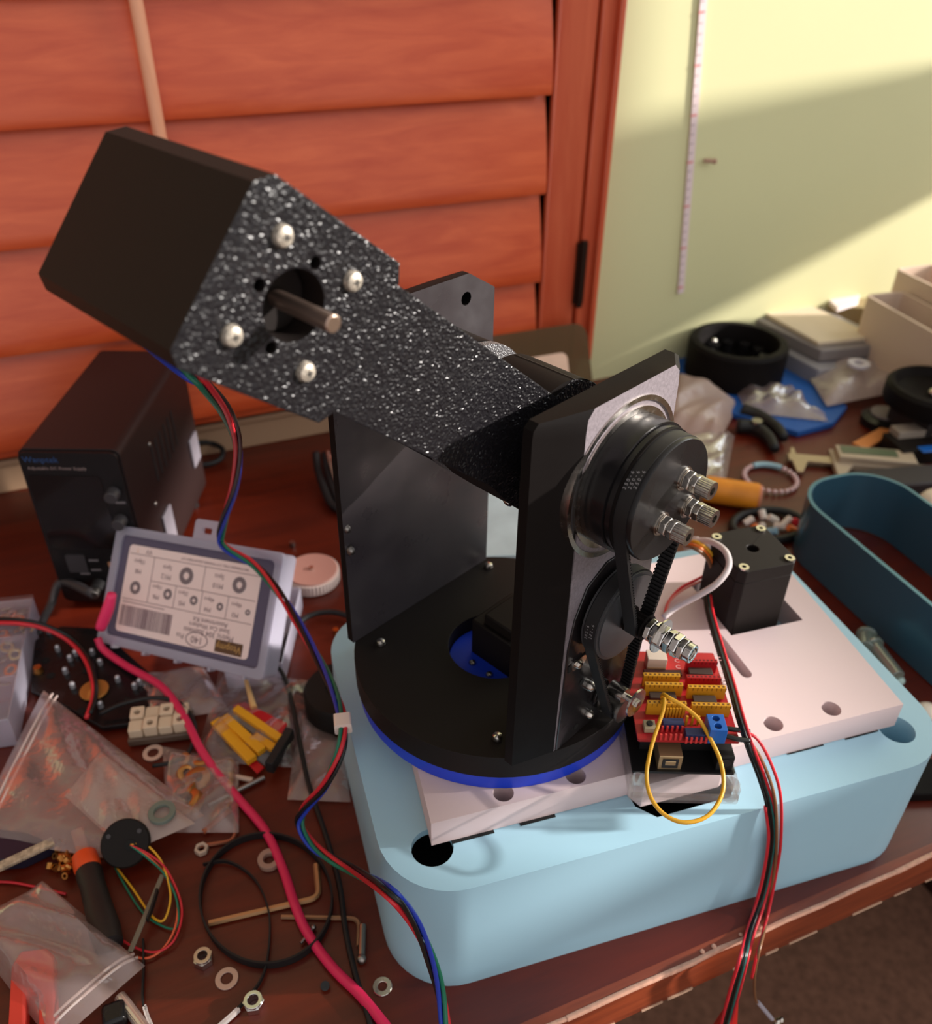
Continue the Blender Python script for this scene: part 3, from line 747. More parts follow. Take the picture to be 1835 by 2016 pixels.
RD = [mat('header_red', (176, 18, 28), .42), mat('pin_hole_red', (96, 8, 14), .6)]
header(275, 800, 510, YD); header(865, 1390, 550, YD); header(305, 850, 765, YD); header(915, 1455, 790, YD); header(255, 760, 385, YD)
header(845, 1270, 195, RD); header(845, 1320, 415, RD)
def chip(cx0, cy0, cx1, cy1, z, name, m, h=.002):
    xa, ya = BL(cx0, cy1, z); xb, yb = BL(cx1, cy0, z)
    b = MB(); b.box(BW((xa+xb)/2, (ya+yb)/2, z-h/2), abs(xb-xa), max(.002, abs(yb-ya)), h, bx, by)
    return b.build(name, m, CB, bevel=.0002)
CHP = mat('chip_grey', (74, 62, 56), .35)
chip(890, 290, 1180, 390, .144, 'driver_chip', CHP); chip(350, 640, 690, 720, .144, 'driver_chip', CHP); chip(950, 690, 1240, 770, .144, 'driver_chip', CHP)
chip(270, 340, 770, 395, .1425, 'driver_carrier', mat('carrier', (60, 26, 22), .5))
b = MB()
for row, (cx0, cx1, cy, n) in enumerate(((585, 800, 900, 6), (850, 1010, 1010, 3))):
    for k in range(n):
        x, y = BL(cx0+(cx1-cx0)*k/(n-1), cy, .145); b.box(BW(x, y, .1435), .0012, .0012, .007, bx, by)
b.build('jumper_pins', YD[0], CB, smooth=0)
chip(530, 1000, 800, 1080, .1445, 'jumper_block', mat('navy_plastic', (44, 54, 96), .45), .004); chip(845, 1130, 1110, 1230, .1445, 'jumper_block', mat('navy_plastic', (44, 54, 96), .45), .004)
b = MB()
for cx0, cx1, cy, n in ((520, 790, 1120, 5), (500, 770, 1230, 5), (850, 1120, 1275, 5)):
    for k in range(n):
        x, y = BL(cx0+(cx1-cx0)*k/(n-1), cy, .1435); b.box(BW(x, y, .142), .0011, .0011, .004, bx, by)
b.build('red_pins', mat('pin_red', (214, 60, 60), .4), CB, smooth=0)
x, y = BL(340, 1090, .143)
b = MB(); b.box(BW(x, y, .1418), .0062, .0062, .0035, bx, by, mi=0); b.cyl(BW(x, y, .1435), BW(x, y, .1447), .0018, 14, 1)
b.build('reset_button', [mat('button_beige', (176, 160, 130), .5), RUB], CB, bevel=.0004)
x, y = BL(1240, 1010, .1505)
b = MB(); pf = [(-.0045, -.0055), (.0045, -.0055), (.0045, .0055), (-.0045, .0055)]
b.prism(pf, .1402, .1505, BW(x+.0005, y-.0022), bx, by, Z_, [circle(-.0001, 2.6e-3, .0019, 14), circle(-.0001, -2.6e-3, .0019, 14)])
b.prism(circle(0, 2.6e-3, .0021, 14), .147, .1475, BW(x+.0005, y-.0022), bx, by, Z_, mi=1); b.prism(circle(0, -2.6e-3, .0021, 14), .147, .1475, BW(x+.0005, y-.0022), bx, by, Z_, mi=1)
TBc = BW(x+.0005, y-.0022)
tb_ = b.build('terminal_block', [BLUP, DSTEEL], CB, bevel=.0004)
x, y = BL(615, 1400, .1325)
b = MB(); b.prism([(-.0062, -.0062), (.0062, -.0062), (.0062, .009), (-.0062, .009)], .1222, .1325, BW(x, y), bx, by, Z_); b.box(BW(x, y-.0064, .1272), .0086, .0006, .007, bx, by, mi=1)
b.box(BW(x, y-.0066, .1278), .0056, .0006, .0032, bx, by, mi=0)
b.build('usb_port', [mat('usb_metal', (196, 170, 128), .35, metal=.75), DARK], CB, bevel=.0004)
x, y = BL(1370, 1440, .132)
b = MB(); b.box(BW(x, y+.002, .127), .009, .014, .0105, bx, by); b.cyl(BW(x, y-.0050, .128), BW(x, y-.0056, .128), .0028, 14, 1); b.build('power_jack', [mat('header_black', (20, 20, 21), .5), DARK], CB, bevel=.0005)
x, y = BL(440, 130, .149)
b = MB(); b.box(BW(x, y, .1445), .011, .008, .009, bx, by); b.box(BW(x, y-.0042, .1415), .0105, .0005, .003, bx, by, mi=1); b.build('white_socket', [mat('socket_white', (224, 206, 190), .5), mat('socket_tan', (190, 150, 112), .5)], CB, bevel=.0005)

# ---------------------------------------------------------------- cables
def path(*pts, k=6):
    out = []
    for q in pts:
        if isinstance(q, Vector): out.append(q); continue
        kind, px, py, val = q
        if kind == 'z': out.append(P(px, py, val))
        elif kind == 'b': out.append(PN(px, py, B_*val, B_))
        elif kind == 'y': out.append(PY(px, py, val))
        elif kind == 'm': out.append(PN(px, py, SZ(0, 0, val), N_))
    return smooth_path(out, k)
def Zp(z, *pp): return [('z', x, y, z) for x, y in pp]
def wire(name, label, pts, r, m, cat='wire', group=None, n=8, parent=None, k=6):
    b = MB(); b.tube(path(*pts, k=k), r, n); o = b.build(name, m, parent, smooth=180)
    if parent is None: tag(o, label, cat, group)
    return o
def twisted(base, r, mats, turns, rb, name, parent, phase=0.0, names=None):
    """several wires twisted round a common path"""
    pts = smooth_path(base, 5) ; N = len(pts); prev = None; fr = []
    for i, p in enumerate(pts):
        t = (pts[min(i+1, N-1)]-pts[max(i-1, 0)]).normalized()
        x = frame(t)[0] if prev is None else (prev-t*prev.dot(t)).normalized()
        prev = x; fr.append((x, t.cross(x)))
    for j, m in enumerate(mats):
        q = []
        for i, p in enumerate(pts):
            a = phase+2*PI*(j/len(mats)+turns*i/N); q.append(p+fr[i][0]*(rb*math.cos(a))+fr[i][1]*(rb*math.sin(a)))
        b = MB(); b.tube(q, r, 8); b.build(name, m, parent, smooth=180)
# four-colour motor lead hanging from the head
HT = UV(-.38, -.066, -.56)
pp = [HT, PN(352, 720, HT-N_*.003, N_), PN(400, 757, HT, N_)]
pp += [P(x, y, z) for x, y, z in ((447, 815, .315), (468, 880, .245), (462, 955, .185), (442, 1020, .14), (434, 1062, .115), (450, 1083, .112), (500, 1112, .108), (548, 1165, .103), (590, 1232, .102), (632, 1308, .104), (662, 1372, .106), (675, 1424, .107), (670, 1480, .101), (640, 1545, .078), (600, 1592, .050), (590, 1622, .036), (612, 1660, .030), (648, 1688, .032), (700, 1716, .046))]
pp += [PN(x, y, B_*v, B_) for x, y, v in ((760, 1752, .222), (812, 1810, .219), (845, 1880, .218), (866, 1950, .215), (878, 2030, .205))]
t = thing('motor_cable', 'twisted red, black, green and blue wires hanging from the arm head across the desk', 'cable', pp[0])
twisted(pp, .00125, [W_RED, W_GRN, W_BLU, W_BLK], 4.5, .0019, 'strand', t, .6)
tie = pp[14]
b = MB(); d = (pp[15]-pp[13]).normalized(); x, y, z = frame(d); b.prism(rrect(-.0050, -.0046, .0050, .0046, .0014), -.0042, .0042, tie, x, y, z); b.build('cable_tie', mat('tie_white', (236, 214, 200), .5), t, bevel=.0006)

# yellow jumper wire looping off the board
yp = [('z', 1302, 1383, .1485), ('z', 1308, 1376, .153), ('z', 1306, 1398, .150)]
yp += [('z', x, y, z) for x, y, z in ((1297, 1425, .147), (1281, 1476, .142), (1273, 1530, .137), (1284, 1575, .133), (1313, 1607, .130), (1352, 1619, .1295), (1396, 1604, .130), (1423, 1558, .133), (1420, 1504, .138), (1400, 1457, .144), (1374, 1414, .149), (1342, 1388, .152), (1316, 1373, .1535), (1306, 1367, .1515), (1303, 1374, .1485))]
wire('jumper_wire', 'yellow jumper wire looping out over the front of the box', yp, .0011, W_YEL)
# cable bundle down the right of the board and over the desk edge
cb = [('z', 1392, 1172, .128), ('z', 1398, 1210, .131), ('z', 1420, 1285, .136), ('z', 1440, 1350, .142), ('z', 1458, 1415, .145), ('z', 1478, 1475, .138), ('z', 1500, 1533, .116), ('b', 1516, 1588, .2355), ('b', 1522, 1650, .2335), ('b', 1511, 1725, .2325), ('z', 1495, 1787, .0045), ('z', 1478, 1838, .0035), ('y', 1464, 1892, .177), ('y', 1448, 1950, .176), ('y', 1424, 2040, .175)]
t = thing('cable_bundle', 'red, green and black wires running past the board and over the desk edge', 'cable', P(1458, 1415, .145))
def offs(c, dx, dz=0): return [(k, x+dx*(1 if y < 1900 else 1.2), y, v+(dz if k == 'z' else 0)) for k, x, y, v in c]
wire('strand', None, offs(cb, 7, .001), .0009, W_RED, parent=t); wire('strand', None, offs(cb, -6), .0009, W_BLK, parent=t)
wire('strand', None, offs(cb, -1, .001), .0009, W_BLK, parent=t); wire('strand', None, offs(cb, 2, .0), .0010, mat('wire_teal', (24, 92, 88), .35), parent=t)
wire('strand', None, offs(cb[7:], -9, .0), .0010, W_RED, parent=t)
b = MB(); q0 = PY(1447, 1965, .180); q1 = PY(1425, 2035, .178)
b.cyl(q0, q1, .0022, 10, 0, .008); b.build('red_boot', mat('boot_red', (226, 44, 40), .35), t)
tp = TBc+Z_*.1435
rp = [tp+bx*.0040+by*.002, ('z', 1462, 1441, .1432), ('z', 1492, 1456, .140), ('z', 1520, 1508, .126), ('b', 1537, 1570, .2350), ('b', 1537, 1660, .2325), ('b', 1528, 1720, .232), ('z', 1514, 1790, .004), ('z', 1505, 1826, .0035), ('y', 1490, 1880, .178), ('y', 1480, 1925, .177)]
wire('power_wire', 'thin red wire curving down beside the bundle to the desk edge', rp, .0009, W_RED)
rp = [tp+bx*.0040-by*.003, ('z', 1455, 1456, .1425), ('z', 1480, 1465, .139), ('z', 1508, 1515, .124), ('b', 1526, 1578, .2345), ('b', 1529, 1660, .232), ('b', 1524, 1715, .2318), ('z', 1512, 1782, .004), ('z', 1506, 1828, .0035), ('y', 1494, 1875, .178), ('y', 1486, 1920, .178), ('y', 1488, 1968, .180), ('y', 1506, 1990, .180), ('y', 1528, 2012, .180)]
t = thing('ground_wire', 'thin brown wire ending in a grey sleeve below the desk edge', 'wire', P(1508, 1515, .12))
wire('strand', None, rp, .0009, W_BRN, parent=t)
b = MB(); b.cyl(PY(1492, 1973, .180), PY(1520, 2006, .180), .0014, 8); b.build('sleeve', mat('sleeve_grey', (170, 164, 176), .5), t)
b = MB(); q = PY(1530, 2013, .180); b.sphere(q, .0028, 6); b.sphere(q+V(.003, 0, .001), .0022, 6); b.build('solder_tip', STEEL, t)
for dz in (0, 1):
    pts = [tp+bx*.004+by*(.002-.005*dz)+Z_*.0005, ('z', 1452, 1437+18*dz, .1437), ('z', 1476, 1440+18*dz, .1428)]
    wire('terminal_lead', ['black lead from the back hole of the blue terminal block', 'black lead from the front hole of the blue terminal block'][dz], pts, .0013, W_BLK)
# grey-white wire loop and coloured wires behind the bolts
wire('loop_wire', 'thick pale grey wire looping beside the square black motor', [('z', 1306, 1216, .130), ('z', 1330, 1196, .136), ('z', 1375, 1172, .148), ('z', 1412, 1148, .158), ('z', 1434, 1118, .165), ('z', 1432, 1092, .168), ('z', 1415, 1074, .166), ('z', 1388, 1064, .160), ('z', 1362, 1066, .155)], .0020, W_WHT, n=12)
for nm, lb, m, dx in (('lead_wire', 'orange wire arching behind the cap screws', W_ORG, 0), ('lead_wire', 'yellow wire arching behind the cap screws', W_YEL, 7), ('lead_wire', 'white wire arching behind the cap screws', W_WHT, 14), ('lead_wire', 'brown wire arching behind the cap screws', W_BRN, -5)):
    wire(nm, lb, [('z', 1348, 1072-dx*.9, .150), ('z', 1372+dx*.4, 1076-dx, .158), ('z', 1396+dx*.8, 1096-dx*.5, .150), ('z', 1404+dx*.4, 1126, .136), ('z', 1396+dx*.2, 1152, .126)], .0013, m)
wire('thin_wire', 'thin pale pink wire crossing the white plate behind the nuts', [('z', 1404, 1130, .128), ('z', 1390, 1140, .122), ('z', 1350, 1158, .119), ('z', 1322, 1180, .117), ('z', 1310, 1206, .115)], .0008, mat('wire_pink', (206, 120, 110), .4))
wire('thin_wire', 'thin red wire crossing the white plate behind the nuts', [('z', 1400, 1126, .127), ('z', 1378, 1138, .122), ('z', 1340, 1158, .118), ('z', 1316, 1186, .116), ('z', 1308, 1212, .115)], .0010, W_RED)
b = MB(); b.cyl(P(1392, 1118, .130), P(1412, 1122, .132), .0024, 10); tag(b.build('wire_clip', RUB), 'small black clip gathering the wires beside the square motor', 'clip')
# ---------------------------------------------------------------- power supply
ux, uy = dirv(-22.5), dirv(67.5)
PO = P(28, 885, .155); PO = V(PO.x, PO.y, 0)
def PW(x, y, z): return PO+ux*x+uy*y+Z_*z
t = thing('power_supply', 'black bench power supply against the shutter behind the label case', 'power supply', PW(.039, .08, 0))
w, hh, dd = .0785, .155, .178
b = MB(); b.prism(rrect(0, .004, w, hh, .007, 5), .002, dd, PW(0, 0, 0), ux, Z_, uy)
b.build('case', mat('case_black', (38, 26, 25), .42, spec=.3), t, bevel=.0008)
b = MB(); b.prism(rrect(.0015, .0055, w-.0015, hh-.0015, .006, 5), -.0015, .002, PW(0, 0, 0), ux, Z_, uy)
b.prism(rrect(.004, .062, w-.018, hh-.022, .003, 3), -.002, -.0014, PW(0, 0, 0), ux, Z_, uy, mi=1)
b.text('Wanptek', PW(.018, -.0018, hh-.008), ux, Z_, .0072, 2); b.text('Adjustable DC Power Supply', PW(.029, -.0018, hh-.0155), ux, Z_, .0038, 3)
b.build('front_panel', [mat('panel_black', (18, 15, 16), .35), mat('screen_glass', (24, 19, 19), .12), mat('logo_blue', (44, 74, 120), .5), mat('panel_ink', (150, 128, 124), .6)], t)
for z in (.118, .092, .068):
    b = MB(); b.cyl(PW(w-.0105, -.0015, z), PW(w-.0105, -.011, z), .0056, 24, 0, .0050); kn = b.build('knob', mat('knob_black', (60, 56, 58), .3), t, bevel=.0006)
    b = MB(); b.box(PW(w-.0075, -.002, z-.0095), .008, .0008, .0016, ux, uy); b.build('knob_mark', mat('mark_grey', (120, 112, 114), .5), t)
b = MB(); b.box(PW(.055, -.0018, .046), .015, .001, .0045, ux, uy); b.build('usb_port', mat('usb_orange', (186, 130, 96), .45), t)
b = MB(); b.prism(rrect(.014, .038, .030, .056, .002, 3), -.003, -.0015, PW(0, 0, 0), ux, Z_, uy); b.build('rocker_switch', mat('knob_black', (60, 56, 58), .3), t)
b = MB()
for i, (x, z) in enumerate(((.036, .050), (.036, .040), (.055, .0535), (.026, .036))): b.box(PW(x, -.0017, z), .008, .0006, .0014, ux, uy)
b.build('button_marks', mat('mark_grey', (120, 112, 114), .5), t)
for x, m in ((.036, RUB), (.056, mat('post_green', (30, 66, 50), .4))):
    b = MB(); b.cyl(PW(x, -.0015, .026), PW(x, -.012, .026), .0056, 20); b.cyl(PW(x, -.012, .026), PW(x, -.018, .026), .004, 16, 1); b.build('binding_post', [m, DSTEEL], t, bevel=.0005)
for y in (.012, .15):
    for x in (.008, w-.008):
        b = MB(); b.cyl(PW(x, y, 0), PW(x, y, .005), .006, 14); b.build('foot', RUB, t)
for gy_, gz_, gh_ in ((.06, .035, .045), (.16, .06, .03)):
    b = MB(); b.box(PW(w+.0012, gy_, gz_), .003, .022, gh_, ux, uy); b.build('side_grip', mat('grip_grey', (122, 116, 124), .4), t, bevel=.001)
b = MB()
for k in range(6): b.box(PW(w+.0002, .062+.012*k, .105), .0006, .003, .035, ux, dirv(67.5), Z_)
b.build('vent_slots', DARK, t)
for y, z in ((.06, .125), (.045, .075)):
    b = MB(); screw_head(b, PW(w, y, z), ux, .0022, .0012); b.build('case_screw', DSTEEL, t)
wire('output_lead', 'black test lead plugged into the front of the power supply', [PW(.036, -.016, .026), ('z', 122, 1145, .025), ('z', 100, 1190, .016), ('z', 84, 1225, .010), ('z', 78, 1250, .004)], lambda u: .0042-.0014*u, mat('lead_dark', (52, 48, 50), .45), 'cable', n=12)
wire('mains_cable', 'black power cord curling out behind the power supply', [('z', 372, 905, .010), ('z', 400, 915, .006), ('z', 432, 905, .006), ('z', 438, 885, .010), ('z', 415, 872, .014), ('z', 388, 872, .02)], .0028, RUB, 'cable')

# ---------------------------------------------------------------- washer kit case leaning in front
d1 = V(.69, -.70, .13).normalized(); d2 = V(.355, .52, .77); d2 = (d2-d1*d1.dot(d2)).normalized(); dn = d1.cross(d2)
KO = P(192, 1260, .014)
t = thing('washer_kit_case', 'clear plastic parts case with a printed white label leaning in front of the power supply', 'case', KO)
def K(px, py): q = PN(px, py, KO, dn)-KO; return q.dot(d1), q.dot(d2)
x1, y1 = K(517, 1320)[0], K(226, 1043)[1]
kw = (K(559, 1084)[0]+K(517, 1320)[0])/2; kh = (K(226, 1043)[1]+K(559, 1084)[1])/2
b = MB(); b.prism(rrect(0, 0, kw, kh, .004, 4), -.018, -.0004, KO, d1, d2, dn, [rrect(.002, .002, kw-.002, kh-.002, .003, 4)])
b.prism(rrect(0, 0, kw, kh, .004, 4), -.019, -.018, KO, d1, d2, dn)
b.build('box', CASEP, t, bevel=.0006)
b = MB(); b.prism(rrect(-.0012, -.0012, kw+.0012, kh+.0012, .0045, 4), -.004, 0, KO, d1, d2, dn, [rrect(.0055, .006, kw-.0055, kh-.0055, .004, 4)])
b.prism(rrect(.0055, .006, kw-.0055, kh-.0055, .004, 4), -.0035, -.0025, KO, d1, d2, dn, mi=1)
b.build('lid', [CASEP, mat('lid_shade', (92, 84, 106), .25)], t, bevel=.0005)
b = MB()
for f in (.1, .3, .5, .7, .9): b.box(KO+d1*(kw*f)+d2*-.0015-dn*.003, .003, .004, .007, d1, d2, dn)
b.build('hinge_tabs', CASEP, t, bevel=.0004)
hx, hy = K(405, 1056)
b = MB(); b.prism(rrect(hx-.0125, hy-.005, hx+.0125, hy+.0125, .003, 4), -.0035, -.0005, KO, d1, d2, dn, [rrect(hx-.0045, hy+.002, hx+.0045, hy+.0065, .0008, 2)]); b.build('hang_tab', CASEP, t, bevel=.0005)
# label: everything printed upside down as seen from here
lx0, ly0 = .014, .0105; lx1, ly1 = kw-.0165, kh-.012
b = MB(); b.prism(rrect(lx0, ly0, lx1, ly1, .0035, 4), -.0024, -.0018, KO, d1, d2, dn)
lw, lh = lx1-lx0, ly1-ly0
def LK(u, v): return KO+d1*(lx0+lw*u)+d2*(ly0+lh*v)-dn*.0016          # u to the right, v up, as seen
def lt(s, u, v, size, mi=1, sx=1.0): b.text(s, LK(u, v), -d1, -d2, size, mi, sx)
def bar(u0, v0, u1, v1, th=.0004, mi=1):
    p, q = LK(u0, v0), LK(u1, v1); d = (q-p).normalized(); b.box((p+q)/2, (q-p).length, th, .00008, d, dn.cross(d), dn, mi)
for v in (.90, .38): bar(.01, v, .99, v)
bar(.21, .63, .99, .63); bar(.21, .38, .21, .90); bar(.60, .63, .60, .90)
for u in (.41, .61, .80): bar(u, .38, u, .63)
for u, v, r, q, m in ((.10, .52, .0052, '10pcs', 'M8'), (.47, .76, .0066, '5pcs', 'M12'), (.86, .77, .0062, '5pcs', 'M10'), (.355, .52, .0042, '15pcs', 'M6'), (.555, .51, .0036, '25pcs', 'M5'), (.75, .50, .003, '40pcs', 'M4'), (.95, .50, .0022, '40pcs', 'M3')):
    x, y, z = d1, d2, dn
    b.prism(circle(0, 0, r, 20), 0, .0001, LK(u, v), x, y, z, [circle(0, 0, r*.42, 14)], mi=2)
    if u == .10: lt(q, u, .82, .0050); lt(m, u, .71, .0050)
    elif v > .6: lt(q, u-.15, v+.05, .0050); lt(m, u-.15, v-.05, .0056)
    else: lt(q, u-.085, v+.055, .0042); lt(m, u-.085, v-.055, .0050)
lt('304 STAINLESS STEEL CUT WASHERS ASSORTMENT KIT', .66, .945, .0026); lt('VV', .16, .945, .0052, 1); lt('!', .07, .945, .0052, 3)
uu = .02; random.seed(3)
while uu < .42:
    wv = random.choice((.0022, .0035, .005, .0065)); bar(uu+wv/2, .075, uu+wv/2, .305, lw*wv); uu += wv+random.choice((.003, .0045, .006))
bar(.02, .345, .35, .345, .0005)
lt('Assortment Kit', .70, .315, .0052); lt('Steel Cut Washers', .70, .255, .0050); lt('Metric 304 Stainless', .70, .185, .0058)
lt('140', .625, .095, .0075); lt('Pcs', .50, .105, .0056)
el = [(.0105*math.cos(2*PI*i/36), .0058*math.sin(2*PI*i/36)) for i in range(36)]
b.prism(el, 0, .0001, LK(.625, .095), d1, d2, dn, [[(x*.93, y*.9) for x, y in el]], mi=1)
b.prism([(-.0125, -.0047), (.0125, -.0047), (.0125, .0047), (-.0125, .0047)], 0, .00008, LK(.86, .085), d1, d2, dn, mi=4)
b.text('Vtopmy', LK(.86, .085)+dn*.0003, -d1, -d2, .0072, 5)
b.build('label', [mat('label_paper', (244, 220, 215), .5), mat('label_ink', (120, 92, 100), .6), mat('label_grey', (126, 112, 116), .6), mat('label_orange', (226, 160, 90), .6), mat('label_brown', (96, 66, 44), .5), mat('label_gold', (206, 160, 92), .5)], t, smooth=0)

# ---------------------------------------------------------------- loose helpers
def on(px, py, z=0.0): return P(px, py, z)
def flat_poly(pp, z0, z1):
    q = [P(x, y, z1) for x, y in pp]; b = MB(); b.prism([(v.x, v.y) for v in q], z0, z1); return b
def bag(name, label, c, z, puff, m, zipside=None, n=18, seed=1, cat='bag', zs=None, group=None, bump=.004):
    """flat plastic bag: two films joined at the rim. c = 4 image corners"""
    rnd = random.Random(seed); zs = zs or [z]*4
    q = [P(x, y, h) for (x, y), h in zip(c, zs)]
    wv = [(rnd.uniform(2, 7), rnd.uniform(2, 7), rnd.uniform(0, 6), rnd.uniform(.3, 1)) for _ in range(6)]
    def base(u, v): return (q[0]*(1-u)+q[1]*u)*(1-v)+(q[3]*(1-u)+q[2]*u)*v
    def top(u, v):
        e = min(1, 6*min(u, 1-u, v, 1-v)); s = 0
        for a, bb, p, k in wv: s += k*math.sin(a*u*3+bb*v*3+p)
        return base(u, v)+Z_*(puff*(e**.6)*(.75+.07*s)+bump*.25*s*(e)+.0006)
    def bot(u, v): return base(u, v)+Z_*.0003
    t = thing(name, label, cat, (q[0]+q[1]+q[2]+q[3])/4, group)
    b = MB(); b.grid(top, n, n); b.grid(bot, 4, 4); b.build('film', m, t, smooth=60, fix=False)
    if zipside is not None:
        i = zipside; p0, p1 = q[i], q[(i+1) % 4]; inn = ((q[(i+2) % 4]-p1)*.5+(q[(i+3) % 4]-p0)*.5)*.07
        for k in (0, 1):
            b = MB(); b.tube(smooth_path([p0*(1-f)+p1*f+inn*(1+k*.5)+Z_*(.0016+puff*.35*(1-abs(2*f-1)**4)) for f in [j/8 for j in range(9)]], 2), .0009, 6); b.build('zip_strip', mat('zip_film', (226, 206, 200), .25), t, smooth=180)
    return t
def washer(label, px, py, ro, ri, h=.001, m=STEEL, z=0.0, group=None, name='washer', ax_=Z_):
    b = MB(); b.ring(P(px, py, z)+Z_*.0002, ax_, ro, ri, h, 28)
    return tag(b.build(name, m, bevel=.0002, seg=1), label, 'washer', group)
def nut(label, px, py, r, h, m=STEEL, z=0.0, a0=.3, nyl=False):
    b = MB(); c = P(px, py, z)+Z_*.0002; x, y, zz = X_, Y_, Z_
    b.prism(ngon(0, 0, r, 6, a0), 0, h, c, x, y, zz, [circle(0, 0, r*.52, 16)])
    if nyl: b.ring(c+Z_*h, Z_, r*.86, r*.5, h*.35, 24)
    return tag(b.build('nut', m, bevel=.0004), label, 'nut')
def hexkey(label, pts, r, m):
    q = [P(x, y, r+.0003) for x, y in pts]; p = []
    for i, v in enumerate(q):
        if 0 < i < len(q)-1:
            a, c = q[i-1], q[i+1]; l = min(.006, (a-v).length*.4, (c-v).length*.4)
            A0 = v+(a-v).normalized()*l; C0 = v+(c-v).normalized()*l
            p += [A0*(1-f)**2+v*2*f*(1-f)+C0*f*f for f in (0, .25, .5, .75, 1)]
        else: p.append(v)
    b = MB(); b.tube(p, r, 6); return tag(b.build('hex_key', m, smooth=25), label, 'hex key')

# ---------------------------------------------------------------- left side of the desk
# clear organiser with washers at the left edge
oc = [(-150, 1195), (64, 1172), (14, 1412), (-190, 1440)]
q = [P(x, y, .030) for x, y in oc]; ctr = (q[0]+q[1]+q[2]+q[3])/4
t = thing('parts_organizer', 'clear organiser box of washers cut off by the left edge of the picture', 'organiser', V(ctr.x, ctr.y, 0))
b = MB(); pl = [(v.x, v.y) for v in q]
pin = [(ctr.x+(x-ctr.x)*.965, ctr.y+(y-ctr.y)*.965) for x, y in pl]
b.prism(pl, .0005, .028, V(0, 0, 0), X_, Y_, Z_, [pin]); b.prism(pin, .0005, .002); b.build('body', CASEP, t, bevel=.0008)
b = MB(); b.prism([(ctr.x+(x-ctr.x)*1.01, ctr.y+(y-ctr.y)*1.01) for x, y in pl], .0285, .0305); b.build('lid', film('lid_film', (230, 226, 230), .06, .04, .1, 20, .1, .03), t)
b = MB()
for f in (.33, .66):
    a, c = q[0]*(1-f)+q[3]*f, q[1]*(1-f)+q[2]*f; m_ = (a+c)/2; d = (c-a).normalized()
    b.box(V(m_.x, m_.y, .0145), (c-a).length*.93, .0012, .024, d, Z_.cross(d), Z_)
b.build('divider', CASEP, t)
rw = random.Random(5)
for i, (px, py) in enumerate(((16, 1196), (40, 1190), (44, 1206), (22, 1212), (6, 1208), (12, 1220), (36, 1222), (4, 1250), (16, 1262), (40, 1240), (54, 1238), (14, 1275), (30, 1290), (6, 1300), (22, 1320), (8, 1345))):
    v = V(rw.uniform(-.4, .4), rw.uniform(-.4, .4), 1).normalized()
    washer('steel washer lying in the clear organiser at the left edge', px, py, .0052, .0027, .0011, STEEL, .020, 'washers in the left organiser', ax_=v)
# black perforated plates with pale screw ends, gold disc
t = thing('perforated_plate', 'black perforated plate with pale screw ends lying left of the label case', 'plate', P(180, 1310, 0))
pl = [(66, 1262), (120, 1232), (196, 1236), (300, 1330), (292, 1420), (200, 1432), (120, 1385), (60, 1360)]
b = flat_poly(pl, .003, .007); b.build('plate', BLKG, t, bevel=.0008)
for px, py in ((97, 1246), (115, 1281), (130, 1325), (144, 1354), (139, 1300), (198, 1308), (233, 1341), (199, 1392), (183, 1288), (266, 1355), (276, 1347), (150, 1290)):
    b = MB(); c = P(px, py, .0072); b.cyl(c, c+Z_*.004, .0021, 12); b.sphere(c+Z_*.004, .0021, 6); b.build('screw_end', mat('screw_pale', (190, 190, 196), .3, metal=.6), t)
b = MB()
for px, py in ((100, 1330), (170, 1320), (250, 1380), (220, 1300), (160, 1400), (90, 1300)):
    c = P(px, py, .0072); b.cyl(c, c+Z_*.0002, .0032, 12)
b.build('hole_marks', SC, t)
b = MB(); c = P(186, 1360, .0078); b.cyl(c, c+Z_*.0016, .0105, 32); tag(b.build('gold_disc', mat('gold_flat', (186, 128, 62), .45, metal=.5), bevel=.0004), 'round gold disc lying on the black perforated plate', 'disc')
b = MB(); c = P(76, 1322, .0075); b.cyl(c, c+Z_*.005, .004, 14, 0, .003); tag(b.build('brass_standoff', BRASS), 'small brass standoff on the black perforated plate', 'standoff')
wire('twin_wire', 'black wire of the red and black pair crossing the left organiser', [('z', -20, 1218, .034), ('z', 40, 1221, .034), ('z', 90, 1232, .026), ('z', 140, 1256, .016), ('z', 172, 1290, .013), ('z', 187, 1335, .013), ('z', 188, 1372, .014), ('z', 178, 1405, .014)], .0017, W_BLK)
wire('twin_wire', 'red wire of the red and black pair crossing the left organiser', [('z', -20, 1226, .0335), ('z', 40, 1228, .0335), ('z', 88, 1238, .025), ('z', 132, 1260, .0155), ('z', 164, 1294, .0125), ('z', 181, 1336, .0125), ('z', 183, 1372, .0135), ('z', 170, 1414, .0135)], .0017, W_RED)
# pink-red test lead
t = thing('test_lead', 'thick pink red test lead running from the label case to the bottom edge', 'cable', P(430, 1530, 0))
wire('cord', None, [('z', 192, 1256, .022), ('z', 205, 1280, .014), ('z', 250, 1312, .012), ('z', 318, 1352, .014), ('z', 362, 1410, .014), ('z', 398, 1480, .012), ('z', 455, 1555, .006), ('z', 520, 1632, .004), ('z', 556, 1708, .0035), ('z', 580, 1780, .0045), ('z', 606, 1838, .0035), ('z', 655, 1905, .0035), ('z', 712, 1962, .0035), ('z', 775, 2040, .0035)], .0029, W_PNK, parent=t, n=12)
b = MB(); b.tube(path(('z', 220, 1170, .062), ('z', 212, 1200, .048), ('z', 198, 1236, .030)), lambda u: .0035+.0012*math.sin(u*2.6), 12); b.build('plug_sleeve', mat('plug_pink', (246, 58, 110), .4), t, smooth=180)
